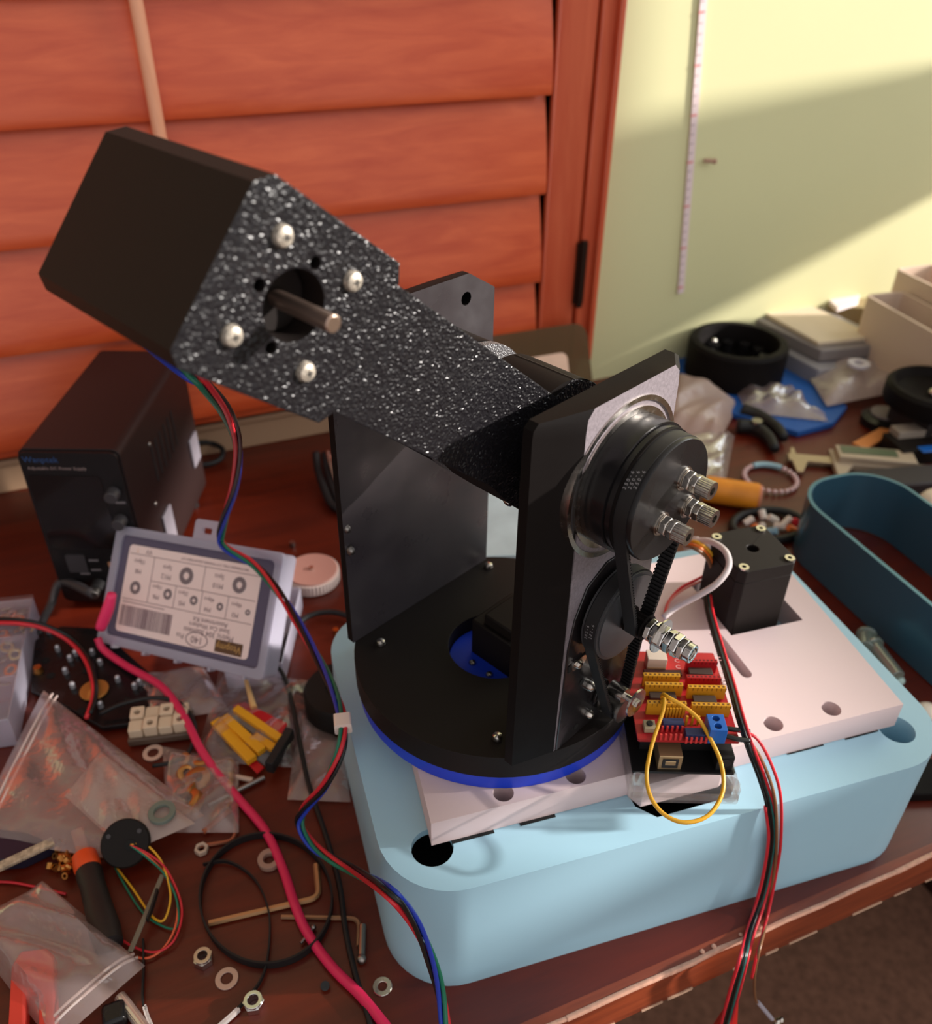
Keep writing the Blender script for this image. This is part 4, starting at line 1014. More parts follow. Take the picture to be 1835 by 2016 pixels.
# second organiser behind the label case, with nuts
oc = [(476, 1150), (592, 1156), (556, 1306), (440, 1318)]
q = [P(x, y, .022) for x, y in oc]; ctr = (q[0]+q[1]+q[2]+q[3])/4; pl = [(v.x, v.y) for v in q]; pin = [(ctr.x+(x-ctr.x)*.95, ctr.y+(y-ctr.y)*.95) for x, y in pl]
t = thing('nut_organizer', 'clear organiser box showing behind the right end of the label case', 'organiser', V(ctr.x, ctr.y, 0))
b = MB(); b.prism(pl, .0005, .022, V(0, 0, 0), X_, Y_, Z_, [pin]); b.prism(pin, .0005, .002); b.build('body', CASEP, t, bevel=.0008)
for i, (px, py) in enumerate(((554, 1188), (566, 1196), (548, 1202), (560, 1214), (549, 1228), (540, 1246))):
    o_ = nut('pale nut in the clear organiser behind the label case', px, py, .0042, .004, mat('nut_pale', (226, 196, 160), .3, metal=.7), .012, i*.4); o_['group'] = 'nuts in the organiser behind the label case'
# knurled pale knob
t = thing('knurled_wheel', 'pale pink knurled wheel lying right of the label case', 'wheel', P(616, 1142, 0))
b = MB(); c = P(616, 1142, 0)+Z_*.001; pr = []
for i in range(96): a = 2*PI*i/96; rr = .0245 if i % 2 else .0238; pr.append((rr*math.cos(a), rr*math.sin(a)))
b.prism(pr, 0, .010, c); b.build('rim', mat('wheel_pale', (232, 210, 202), .4), t, bevel=.0005)
b = MB(); b.cyl(c+Z_*.010, c+Z_*.0118, .0225, 48); b.build('face', mat('wheel_face', (196, 142, 130), .4), t, bevel=.0006)
b = MB(); b.cyl(c+Z_*.0119, c+Z_*.014, .002, 14); b.build('axle_pin', STEEL, t)
wire('black_hose', 'black hose curling on the desk beside the pale wheel', [('z', 712, 1222, .006), ('z', 655, 1205, .006), ('z', 606, 1214, .006), ('z', 572, 1246, .006), ('z', 552, 1292, .006), ('z', 556, 1330, .005), ('z', 580, 1352, .005), ('z', 622, 1356, .006)], .0024, RUB, 'cable')
wire('black_cable', 'long thin black cable running down the desk beside the teal box', [('z', 532, 1298, .022), ('z', 556, 1326, .016), ('z', 572, 1372, .013), ('z', 588, 1450, .011), ('z', 608, 1545, .006), ('z', 640, 1640, .0035), ('z', 668, 1740, .003), ('z', 680, 1830, .003), ('z', 700, 1920, .003), ('z', 722, 1990, .003), ('z', 735, 2040, .003)], .0017, RUB, 'cable')
b = MB(); c = P(676, 1395, 0); b.lathe([(1e-7, 0.0005), (.026, .0005), (.028, .003), (.028, .020), (.026, .023), (.012, .023), (.011, .020), (1e-7, .020)], c, Z_, 48); tag(b.build('black_spool', BLKM), 'round black spool standing against the left side of the teal box', 'spool')
# black spring clamp behind
t = thing('spring_clamp', 'black clamp lying behind the left upright near the wall', 'clamp', P(655, 960, 0))
for off, m in ((0, RUB), (18, RUB)):
    b = MB(); b.tube(path(('z', 622+off, 892, .030), ('z', 628+off, 930, .020), ('z', 648+off, 985, .008), ('z', 668+off, 1004, .005)), .0042, 8); b.build('jaw', m, t, smooth=180)
b = MB(); b.tube(path(('z', 645, 888, .034), ('z', 648, 905, .030), ('z', 662, 950, .018), ('z', 684, 1000, .008)), .0018, 8); b.build('steel_edge', STEEL, t, smooth=180)
b = MB(); b.box(P(672, 925, .022), .018, .02, .03); b.build('pad', mat('pad_pink', (186, 120, 100), .5), t, bevel=.002)
for i, (px, py) in enumerate(((662, 1248), (668, 1258), (688, 1048), (576, 1076))):
    b = MB(); c = P(px, py, 0)+Z_*.0003; b.cyl(c, c+Z_*.005, .0025, 12); tag(b.build('loose_screw', BRASS if i < 2 else DSTEEL), ['brass insert on the desk near the black hose, farther of two', 'brass insert on the desk near the black hose, nearer of two', 'small steel screw on the desk against the left upright', 'small dark screw on the desk behind the pale wheel'][i], 'screw')

# ceramic terminal block
t = thing('terminal_strip', 'cream terminal block of eight cells in front of the label case', 'terminal block', P(315, 1425, 0))
g0 = P(262, 1402, .012); gx = (P(378, 1388, .012)-g0); gx.z = 0; gx.normalize(); gy = -Z_.cross(gx)
TC = mat('ceramic', (220, 196, 168), .5)
b = MB(); b.box(g0+gx*.020-gy*-.0105-Z_*.0075, .044, .026, .006, gx, gy, Z_); b.build('base', mat('block_base', (96, 78, 66), .5), t, bevel=.001)
for i in range(4):
    for j in range(2):
        c = g0+gx*(.004+.0103*i)+gy*(.004+.0115*j)-Z_*.004
        b = MB()
        if (i+j) % 2 == 0: b.prism(rrect(-.0048, -.0052, .0048, .0052, .001, 2), -.001, .008, c, gx, gy, Z_, [circle(0, 0, .0024, 14)]); b.prism(circle(0, 0, .0026, 14), .003, .0035, c, gx, gy, Z_, mi=1)
        else:
            b.prism(rrect(-.0048, -.0052, .0048, .0052, .001, 2), -.001, .0062, c, gx, gy, Z_)
            for k in range(5): b.box(c-gy*(.004-.002*k)+Z_*.0064, .0085, .0007, .0006, gx, gy, Z_, 0)
        b.build('cell', [TC, DARK], t, bevel=.0004)
wire('thin_cable', 'black cord curving around the cream terminal block', [('z', 196, 1406, .012), ('z', 240, 1386, .016), ('z', 300, 1374, .016), ('z', 350, 1382, .014), ('z', 376, 1410, .012), ('z', 384, 1440, .012), ('z', 372, 1480, .010), ('z', 340, 1500, .009), ('z', 300, 1508, .009)], .0016, RUB, 'cable')

# bags
bag('plastic_bag', 'milky plastic bag in front of the label case', [(268, 1330), (400, 1312), (452, 1400), (300, 1420)], .004, .008, BAG, seed=2)
t = bag('header_bag', 'small clear bag of yellow and red header strips', [(432, 1322), (612, 1340), (582, 1512), (384, 1500)], .003, .012, BAGC, seed=3)
def stick(name, label, x0, y0, x1, y1, z, w, h, m, cat='strip', group=None):
    a, c = P(x0, y0, z), P(x1, y1, z); d = (c-a).normalized(); b = MB(); b.box((a+c)/2, (c-a).length, w, h, d, Z_.cross(d), Z_); return tag(b.build(name, m, bevel=.0004), label, cat, group)
stick('header_strip', 'leftmost yellow header strip in the small clear bag', 424, 1421, 497, 1497, .011, .0075, .005, YELP)
stick('header_strip', 'second yellow header strip in the small clear bag', 442, 1413, 516, 1480, .013, .0065, .005, YELP)
stick('header_strip', 'thin grey strip between the yellow ones in the small clear bag', 452, 1404, 538, 1462, .010, .007, .004, GREY)
stick('header_strip', 'yellow header strip along the red board in the small clear bag', 464, 1396, 552, 1456, .0145, .0055, .005, YELP)
stick('header_strip', 'short yellow strip at the right of the small clear bag', 500, 1450, 541, 1474, .012, .006, .004, YELP)
b = flat_poly([(458, 1388), (482, 1382), (566, 1424), (550, 1452)], .009, .0125); tag(b.build('red_board', REDP, bevel=.0004), 'red board in the small clear bag', 'board')
b = flat_poly([(430, 1440), (452, 1452), (520, 1510), (506, 1522)], .0055, .007); tag(b.build('red_board', REDP, bevel=.0004), 'narrow red board under the yellow strips', 'board')
stick('black_strip', 'black strip standing at the right side of the small clear bag', 530, 1512, 572, 1442, .012, .006, .010, RUB)
b = MB(); b.cyl(P(484, 1338, .016), P(500, 1394, .014), .0014, 10, 0, .0024); tag(b.build('wooden_stick', mat('stick_tan', (222, 178, 120), .5)), 'short tan stick in the small clear bag', 'stick')
bag('plastic_bag', 'flat clear bag lying against the left side of the teal box', [(590, 1400), (676, 1462), (690, 1580), (566, 1575)], .002, .004, BAG, seed=5)
bag('fittings_bag', 'clear bag of brass fittings beside the pink red lead', [(320, 1470), (470, 1500), (470, 1640), (330, 1640)], .003, .010, BAG, seed=6)
rw = random.Random(9)
for i, (px, py, r) in enumerate(((392, 1540, .0085), (376, 1560, .0075), (384, 1580, .0080), (362, 1528, .0062), (398, 1508, .006), (372, 1500, .005))):
    b = MB(); c = P(px, py, .004); v = V(rw.uniform(-.6, .6), rw.uniform(-.6, .6), 1).normalized(); b.lathe([(r*.45, 0), (r, 0), (r, .006), (r*.75, .007), (r*.45, .007)], c, v, 22, 0, True)
    tag(b.build('brass_fitting', mat('brass_dull', (176, 122, 70), .35, metal=.8)), 'brass fitting in the clear bag beside the pink red lead', 'fitting', 'brass fittings in the clear bag')
washer('pale washer on the desk below the cream terminal block', 302, 1484, .0072, .004, .0014, mat('pale_ring', (206, 168, 150), .5))
washer('clear ring between the pink red lead and the small bag', 447, 1508, .006, .003, .002, mat('grey_ring', (150, 128, 122), .4))
washer('small washer on the desk right of the small clear bag', 561, 1497, .005, .0026, .0012, DSTEEL)
for i, (a, c) in enumerate((((385, 1512), (498, 1536)), ((410, 1585), (520, 1530)), ((400, 1638), (470, 1582)))):
    m = (mat('stick_pale', (196, 168, 150), .5), DSTEEL, mat('stick_copper', (156, 84, 52), .45))[i]
    b = MB(); b.cyl(P(*a, .0035), P(*c, .0035), .0018, 10); tag(b.build('rod', m), ('pale thin rod below the small clear bag', 'grey thin rod below the small clear bag', 'copper coloured rod below the small clear bag')[i], 'rod')

t = bag('zip_bag', 'large clear zip bag with a milky inner bag at the left', [(-62, 1648), (86, 1360), (402, 1606), (232, 1694)], .010, .010, BAG, 0, 24, 7)
bag('inner_bag', 'milky bag folded inside the large zip bag', [(128, 1568), (198, 1482), (384, 1622), (250, 1680)], .015, .006, BAGM, None, 16, 8)
washer('grey green ring inside the large zip bag', 320, 1603, .0085, .005, .003, mat('ring_green', (112, 122, 112), .4), .020)
# dark box and gritty strip at the left edge
b = flat_poly([(-60, 1622), (58, 1640), (104, 1660), (40, 1690), (-60, 1700)], .001, .012); tag(b.build('dark_box', mat('dark_blue_box', (30, 28, 48), .35), bevel=.001), 'dark blue flat box cut off by the left edge under the large zip bag', 'box')
stick('gritty_strip', 'pale gritty strip below the dark blue box at the left edge', -12, 1712, 106, 1656, .013, .006, .0025, mat('grit', (176, 156, 132), .8, noise=(300, .4)))
wire('thin_wire', 'thin red wire at the left edge above the lower bag', [('z', -20, 1736, .002), ('z', 20, 1737, .002), ('z', 60, 1744, .002), ('z', 130, 1760, .002)], .0008, W_RED)
# brass inserts pile
rw = random.Random(4); k = 0
for i in range(34):
    cx_, cy_ = (rw.gauss(132, 17), rw.gauss(1696, 14)) if i < 27 else (rw.gauss(200, 6), rw.gauss(1688, 8))
    v = V(rw.uniform(-1, 1), rw.uniform(-1, 1), rw.uniform(.1, 1)).normalized(); c = P(cx_, cy_, .001+rw.random()*.006)
    b = MB(); b.ring(c+Z_*.0015, v, .0022, .0011, .0036, 10); tag(b.build('brass_insert', BRASS, smooth=20), 'tiny brass insert in the loose pile around the screwdriver', 'insert', 'brass inserts in the pile')
# screwdriver
t = thing('screwdriver', 'screwdriver with black handle and orange collar', 'screwdriver', P(190, 1760, 0))
a, c = P(167, 1688, .012), P(212, 1850, .013); d = (c-a).normalized()
b = MB(); b.lathe([(.0050, 0), (.0074, .002), (.0080, .010), (.0074, .0135)], a-d*.003, d, 24); b.build('collar', mat('collar_orange', (222, 76, 26), .45), t)
b = MB(); b.lathe([(.0074, 0), (.0078, .003), (.0072, .012), (.0078, .030), (.0086, .045), (.0078, .055), (1e-7, .058)], a+d*.0105, d, 28); b.build('handle', mat('handle_black', (26, 21, 22), .5), t)
b = MB(); b.box(a-d*.012, .022, .0076, .004, d, Z_.cross(d), Z_.cross(d).cross(d)*-1); b.build('blade_guard', mat('guard_pink', (170, 124, 112), .5), t, bevel=.001)
# black round connector with wires
CN = P(258, 1688, .004); cn = V(-.05, -.55, .83).normalized(); cc = CN+V(0, .002, .012)
t = thing('round_connector', 'round black connector with coloured wires beside the screwdriver', 'connector', CN)
b = MB(); b.lathe([(1e-7, 0), (.0140, 0), (.0146, .001), (.0146, .005), (.0138, .006), (1e-7, .006)], cc, cn, 40); b.build('disc', BLKM, t)
x, y, z = frame(cn)
for q_, nm, m in ((cc+cn*.006+x*.003-y*.002, 'socket', SC), (cc+cn*.006-x*.009+y*.006, 'rivet', DGREY), (cc+cn*.006+x*.009+y*.005, 'rivet', DGREY)):
    b = MB(); b.cyl(q_, q_+cn*.0006, .0032 if nm == 'socket' else .0014, 14); b.build(nm, m, t)
w0 = cc+cn*.0066+x*.003-y*.002
c6 = lambda x, y: (x/4.5875, 1580+y/4.5875)
def cw(m, pts, z0=.018): 
    L = [w0]+[('z',)+c6(px, py)+(z,) for px, py, z in pts]; wire('lead', None, L, .0007, m, parent=t)
cw(W_YEL, [(1300, 370, .018), (1430, 490, .014), (1500, 640, .011), (1540, 850, .008), (1500, 1030, .005), (1440, 1070, .004), (1350, 1000, .004), (1200, 780, .003), (1040, 570, .003)])
cw(W_GRN, [(1330, 500, .015), (1480, 640, .011), (1590, 860, .008), (1610, 1080, .005), (1540, 1140, .003), (1340, 1040, .003), (1200, 870, .003), (1040, 590, .003)])
cw(W_RED, [(1350, 470, .016), (1500, 600, .012), (1620, 850, .008), (1640, 1050, .006), (1560, 1260, .004), (1400, 1350, .003), (1200, 1300, .003), (970, 1150, .003)])
cw(mat('wire_coral', (222, 96, 60), .4), [(1340, 490, .015), (1500, 660, .010), (1600, 900, .007), (1580, 1130, .005), (1480, 1310, .003), (1350, 1400, .003), (1220, 1400, .003)])
stick('grey_strip', 'olive grey strip crossing the coloured wires', 320, 1722, 256, 1874, .009, .003, .0012, mat('strip_olive', (120, 112, 96), .5))
b = MB(); b.strip(path(('z', 310, 1752, .0115), ('z', 300, 1785, .011), ('z', 290, 1812, .010)), Z_, .004, .0012)
tag(b.build('belt_scrap', RUB), 'short scrap of black belt on the olive grey strip', 'belt')
# lower bag with a red clip inside
bag('zip_bag', 'crumpled clear zip bag holding a red clip at the bottom left corner', [(88, 1738), (286, 1902), (106, 2060), (-70, 1830)], .010, .018, BAG, 1, 24, 12)
pts = [(22, 1900), (40, 1872), (92, 1866), (106, 1880), (108, 2040), (76, 2040), (74, 1950), (50, 1950), (48, 2040), (14, 2040)]
b = flat_poly(pts, .006, .017); tag(b.build('red_clip', mat('clip_red', (214, 62, 48), .45), bevel=.0015), 'red plastic clip with a slot inside the lower zip bag', 'clip')
b = MB(); b.cyl(P(236, 1962, .004), P(292, 2036, .004), .0032, 16); tag(b.build('threaded_rod', mat('rod_bright', (214, 200, 192), .3, metal=.8, bump=('wave', 700, .5, .0004))), 'bright threaded rod poking out under the lower zip bag', 'rod')
b = MB(); b.box(P(226, 2000, .005), .012, .012, .010); tag(b.build('black_block', BLKG, bevel=.002), 'glossy black block at the bottom edge beside the threaded rod', 'block')
# toothed cable ties
def toothed(name, label, pts, wd, m1, m2, cut):
    p = path(*pts, k=8); k = int(len(p)*cut); b = MB(); b.strip(p[:k+1], Z_, wd, .0010, 0); b.strip(p[k:], Z_, wd, .0011, 1)
    for i in range(k, len(p)-1):
        for f in (0, .5):
            q = p[i]*(1-f)+p[i+1]*f; tt = (p[i+1]-p[i]).normalized(); b.box(q+Z_.cross(tt)*.0009, .0011, .0012, wd, tt, Z_.cross(tt), Z_, 1)
    return tag(b.build(name, [m1, m2]), label, 'cable tie')
WT = mat('tooth_white', (226, 216, 212), .4)
toothed('cable_tie', 'black and white toothed cable tie at the bottom beside the lower bag', [('z', 282, 1850, .003), ('z', 283, 1900, .003), ('z', 281, 1965, .003), ('z', 288, 2000, .003), ('z', 306, 2040, .003)], .003, RUB, WT, .62)
toothed('cable_tie', 'black and white toothed cable tie curving inside the black belt loop', [('z', 400, 1702, .003), ('z', 449, 1697, .003), ('z', 500, 1730, .003), ('z', 528, 1790, .004), ('z', 530, 1860, .003), ('z', 516, 1925, .003), ('z', 474, 1980, .003), ('z', 420, 2030, .003)], .003, RUB, WT, .86)
# black belt loop
L = []
for i in range(20):
    a = 2*PI*i/20; L.append(P(524+130*math.cos(a), 1772-128*math.sin(a), .0035))
b = MB(); b.strip(smooth_path(L, 4, True), Z_, .006, .0012, closed=True); tag(b.build('belt_loop', RUB, smooth=60), 'large black belt loop lying around the hex keys', 'belt')
hexkey('longest hex key, crossed by the pink red lead inside the belt loop', [(411, 1818), (628, 1767), (622, 1702)], .0019, mat('key_tan', (190, 146, 104), .35, metal=.6))
hexkey('thinner hex key with its bend pointing at the teal box', [(554, 1805), (708, 1808), (705, 1862)], .0014, mat('key_brown', (166, 126, 96), .35, metal=.6))
hexkey('small copper toned hex key above the belt loop', [(464, 1606), (462, 1655), (392, 1666)], .0013, mat('key_copper', (168, 104, 78), .4, metal=.5))
b = MB(); b.cyl(P(714, 1822, .003), P(712, 1884, .003), .0022, 14); b.sphere(P(712, 1888, .003), .0029, 8); tag(b.build('ball_pin', DSTEEL), 'steel pin with a ball end beside the thinner hex key', 'pin')
b = MB(); b.cyl(P(617, 1826, .003), P(592, 1857, .003), .0011, 8); b.sphere(P(617, 1826, .003), .0018, 6); tag(b.build('loose_screw', DSTEEL), 'small thin screw beside the pink red lead', 'screw')
washer('thick pale spacer ring above the long hex key', 531, 1697, .0072, .0038, .004, mat('pale_ring2', (160, 126, 110), .4))
nut('steel lock nut left of the bottom washers', 402, 1893, .0057, .005, STEEL, nyl=True)
washer('flat pale washer between the two lock nuts', 447, 1928, .0064, .0034, .0012, mat('pale_ring3', (196, 164, 148), .35, metal=.3))
nut('bright lock nut nearest the bottom edge', 501, 1980, .0059, .005, CHROME, a0=.8, nyl=True)
washer('steel washer by the corner of the teal box', 753, 1944, .0054, .0026, .0013, STEEL)
b = MB(); b.cyl(P(640, 1941, .0005), P(640, 1941, .0035), .0026, 10); tag(b.build('black_bead', RUB), 'tiny black bead between the pink red lead and the nuts', 'bead')
nut('pale nut at the edge of the large zip bag', 398, 1676, .0045, .004, mat('nut_tan', (196, 170, 150), .4), a0=.1)
# ---------------------------------------------------------------- right side of the desk
# translucent tray with a paper leaning on the wall
tl, tr = PY(925, 668, .824), PY(1150, 634, .824); br = P(1285, 800, .002); bl = br+(tl-tr)*1.0
ex = (tr-tl).normalized(); ey = ((tl-bl)+(tr-br))*.5; ey = (ey-ex*ex.dot(ey)); eh = ey.length; ey.normalize(); ez = ex.cross(ey); ew = (tr-tl).length
t = thing('sleeve', 'translucent dark plastic sleeve with a pale paper leaning on the wall', 'sleeve', (bl+br)/2)
b = MB(); b.prism(rrect(0, 0, ew, eh, .016, 6), 0, .004, tr-ex*ew-ey*eh, ex, ey, ez)
b.build('cover', film('smoke_film', (112, 84, 56), .74, .1, .15, 20, .1, .2), t)
b = MB(); b.prism(rrect(.012, .03, ew-.030, eh-.030, .008, 5), .0045, .0065, tr-ex*ew-ey*eh, ex, ey, ez); b.build('paper', mat('paper_pink', (232, 194, 168), .7, noise=(40, .06)), t)
# blue pad
b = flat_poly([(1296, 690), (1372, 655), (1612, 735), (1668, 800), (1642, 832), (1572, 850), (1400, 800)], .001, .008); tag(b.build('blue_pad', NAVY, bevel=.001), 'flat blue pad under the round black cup', 'pad')
# round black cup
c = P(1442, 735, .009); t = thing('round_cup', 'round black open cup standing on the blue pad', 'cup', c)
b = MB(); b.lathe([(1e-7, 0), (.060, 0), (.061, .001), (.061, .042), (.058, .046), (.050, .046), (.049, .043), (.049, .012), (1e-7, .012)], c, Z_, 56); b.build('wall', BLK, t)
for i in range(10):
    a = 2*PI*i/10; b = MB(); q = c+V(.034*math.cos(a), .034*math.sin(a), .013); b.cyl(q, q+Z_*.016, .007, 10); b.build('inner_roller', BLKG, t)
b = MB(); q = c+V(-.014, .030, .034); b.sphere(q, .004, 6); b.build('steel_ball', STEEL, t)
# flat grey case with a cream board on top
gz = .046
pp4 = [(1436, 602), (1580, 588), (1772, 676), (1618, 690)]
q = [P(x, y, gz) for x, y in pp4]
t = thing('flat_case', 'grey flat case with a cream board on top near the wall', 'case', V(q[3].x, q[3].y, 0))
b = MB(); b.prism([(v.x, v.y) for v in q], .030, gz); b.build('upper_case', mat('case_grey', (128, 120, 118), .4), t, bevel=.002)
q2 = [P(x, y, .029) for x, y in ((1452, 640), (1600, 612), (1768, 712), (1612, 728))]
b = MB(); b.prism([(v.x, v.y) for v in q2], .001, .029); b.build('lower_case', mat('case_grey2', (140, 136, 140), .45), t, bevel=.002)
b = flat_poly([(1468, 594), (1572, 589), (1728, 662), (1612, 674)], gz+.0005, gz+.006); tag(b.build('cream_board', CREAM, bevel=.001), 'cream board lying on the grey flat case', 'board')
b = flat_poly([(1622, 580), (1696, 574), (1690, 592), (1650, 606)], .05, .056); tag(b.build('white_paper', mat('white_card', (228, 214, 212), .7)), 'white card sticking up beside the cream bins', 'card')
b = MB(); b.box(P(1665, 625, .025), .07, .05, .05, dirv(-30), dirv(60)); tag(b.build('olive_box', mat('olive', (150, 132, 92), .7), bevel=.002), 'small olive box behind the white card', 'box')
# two cream bins
def bin_(label, px, py, z, wdt, dpt, ang):
    ex, ey = dirv(ang), dirv(ang+90); o_ = P(px, py, z); o_ = V(o_.x, o_.y, 0)
    t = thing('storage_bin', label, 'bin', o_+ex*wdt/2+ey*dpt/2)
    b = MB(); b.prism(rrect(0, 0, wdt, dpt, .008, 4), .001, z, o_, ex, ey, Z_, [rrect(.004, .004, wdt-.004, dpt-.004, .006, 4)]); b.prism(rrect(.001, .001, wdt-.001, dpt-.001, .008, 4), .0005, .004, o_, ex, ey, Z_)
    b.build('shell', mat('bin_cream', (204, 180, 160), .6), t, bevel=.001)
    return t, o_, ex, ey
t, o_, ex, ey = bin_('nearer open cream bin at the right edge', 1703, 580, .1, .165, .056, -96)
b = MB(); b.box(o_+ex*.06+ey*.028+Z_*.030, .03, .03, .05, ex, ey); tag(b.build('dark_box', mat('box_brown', (110, 92, 78), .6), bevel=.002), 'small brown box inside the nearer cream bin', 'box')
bin_('taller cream bin behind the nearer one at the right edge', 1762, 528, .12, .2, .06, -94)
# milky bags around the case
t = bag('parts_bag', 'silvery clear bag in front of the grey flat case', [(1566, 700), (1762, 690), (1768, 772), (1628, 800)], .012, .022, BAGM, seed=21, bump=.007)
washer('pale ring lying on the silvery bag', 1690, 720, .013, .006, .004, mat('ring_white', (196, 190, 198), .4), .040)
bag('parts_bag', 'crumpled clear bag lying over the blue pad', [(1432, 738), (1560, 780), (1632, 830), (1470, 812)], .010, .018, BAG, seed=22, bump=.008)
bag('parts_bag', 'pale crumpled bag right of the output pulley', [(1322, 742), (1452, 800), (1412, 880), (1300, 870)], .003, .030, BAGP, seed=23, bump=.010)
bag('parts_bag', 'grey clear bag hanging below the pale crumpled bag', [(1340, 860), (1446, 858), (1424, 970), (1340, 960)], .002, .020, BAG, seed=24, bump=.006)
b = MB(); c = P(1738, 834, .001); b.lathe([(1e-7, 0), (.026, 0), (.026, .009), (.019, .012), (1e-7, .0125)], c, Z_, 36); b.cyl(c+Z_*.013, c+Z_*.015, .017, 28, 1); tag(b.build('lens_cap', [BLKG, mat('cap_grey', (128, 122, 124), .25)]), 'round black cap with a grey centre behind the calipers', 'cap')
b = MB(); c = P(1836, 796, .041); b.lathe([(.040, .0), (.052, .0), (.054, .004), (.054, .020), (.050, .024), (.046, .024), (.040, .016), (1e-7, .010), (1e-7, .0)], c, Z_, 56); c0_ = c; b.sphere(c+V(-.004, .0, .014), .007, 8, 1); tag(b.build('speaker_ring', [BLK, STEEL]), 'round black ring with a dished centre at the right edge', 'ring')
stick('wooden_stick', 'flat orange wooden stick behind the calipers', 1690, 880, 1760, 842, .006, .016, .004, mat('orange_wood', (214, 136, 76), .5), 'stick')
b = MB(); b.box(P(1810, 880, .010), .07, .04, .02, dirv(-12), dirv(78)); b.box(P(1800, 850, .022), .05, .018, .012, dirv(-12), dirv(78), Z_, 1); b.box(P(1828, 884, .0205), .02, .012, .002, dirv(-12), dirv(78), Z_, 2)
tag(b.build('black_case', [BLKM, mat('card_grey', (148, 136, 124), .6), BLUP], bevel=.001), 'black case with a grey top and a blue mark at the right edge', 'case')
b = MB(); b.box(P(1790, 950, .010), .12, .035, .02, dirv(-14), dirv(76)); tag(b.build('dark_case', mat('dark_cloth', (40, 30, 32), .6), bevel=.003), 'low dark case between the calipers and the blue black tube', 'case')
b = MB(); b.box(V(c0_.x, c0_.y, .0205), .062, .058, .039); tag(b.build('dark_box', mat('box_dark', (34, 28, 28), .6), bevel=.002), 'dark box under the round black ring at the right edge', 'box')
# black pliers
t = thing('pliers', 'black pliers lying between the bags and the calipers', 'pliers', P(1500, 850, 0))
for i, pts in enumerate((((1462, 808), (1494, 818), (1528, 840), (1544, 862)), ((1452, 838), (1488, 842), (1514, 862), (1526, 884)))):
    b = MB(); b.tube(path(*[('z', x, y, .009) for x, y in pts]), lambda u: .0085-.003*u, 10); b.build('handle', RUB, t, smooth=180)
b = MB(); c = P(1490, 832, .016); b.cyl(c, c+Z_*.003, .006, 16); b.build('pivot', STEEL, t)
# calipers
a = P(1562, 905, .006); c = P(1850, 930, .006); ex = (c-a).normalized(); ey = Z_.cross(ex); 
t = thing('calipers', 'digital calipers lying across the desk at the right', 'calipers', V(a.x, a.y, 0))
CM = mat('caliper_steel', (188, 168, 140), .35, metal=.6)
b = MB(); b.box(a+ex*.16+ey*.004, .33, .014, .0035, ex, ey); b.prism([(0, -.026), (.006, -.026), (.014, -.004), (.014, .011), (.004, .011), (.004, .024), (0, .024), (-.002, .011), (-.002, -.004)], -.0018, .0018, a, ex, ey, Z_); b.build('beam', CM, t, bevel=.0004)
jx = (P(1640, 918, .006)-a).dot(ex)
b = MB(); b.prism([(jx, -.030), (jx+.008, -.028), (jx+.02, -.006), (jx+.075, -.006), (jx+.075, .012), (jx+.008, .012), (jx+.004, .024), (jx, .024)], -.003, .004, a, ex, ey, Z_); b.box(a+ex*(jx+.045)+ey*.009+Z_*.006, .080, .026, .010, ex, ey); b.build('slider', mat('slider_tan', (176, 158, 136), .45), t, bevel=.0008)
b = MB(); b.box(a+ex*(jx+.038)+ey*.012+Z_*.0113, .058, .014, .001, ex, ey); b.build('screen', mat('lcd_green', (92, 102, 78), .3), t)
b = MB(); q = a+ex*(jx+.104)+ey*-.006; b.cyl(q-ey*.004, q+ey*.002, .004, 14); b.build('thumb_wheel', CM, t)
# bead bracelet
c = P(1517, 941, .004); t = thing('bead_bracelet', 'ring of pale pink beads lying on the desk in front of the calipers', 'bracelet', V(c.x, c.y, 0))
rx = 50*(c-CAM).dot(FW)/F; xr = V(RT.x, RT.y, 0).normalized(); yr = Z_.cross(xr)
PB = mat('bead_pink', (214, 180, 180), .2, spec=.8)
for i in range(26):
    aa = 2*PI*i/26
    if 4 <= i <= 8: continue
    b = MB(); b.sphere(c+xr*(rx*math.cos(aa))+yr*(rx*math.sin(aa)), .0028, 8); b.build('bead', PB, t, smooth=180)
b = MB(); b.tube([c+xr*(rx*math.cos(2*PI*i/26))+yr*(rx*math.sin(2*PI*i/26)) for i in [3.6+.2*k for k in range(25)]], .0033, 8); b.build('glass_bar', mat('glass_blue', (150, 186, 200), .1), t, smooth=180)
# orange battery
b = MB(); a, c = P(1388, 962, .014), P(1492, 978, .014); b.cyl(a, c, .0135, 32); b.cyl(c, c+(c-a).normalized()*.003, .0122, 28, 1)
tag(b.build('orange_cylinder', [mat('orange_wrap', (228, 142, 36), .35, noise=(30, .2)), mat('cap_tan', (206, 130, 104), .4)], bevel=.0006), 'orange yellow cylinder lying behind the cap screws', 'cylinder')
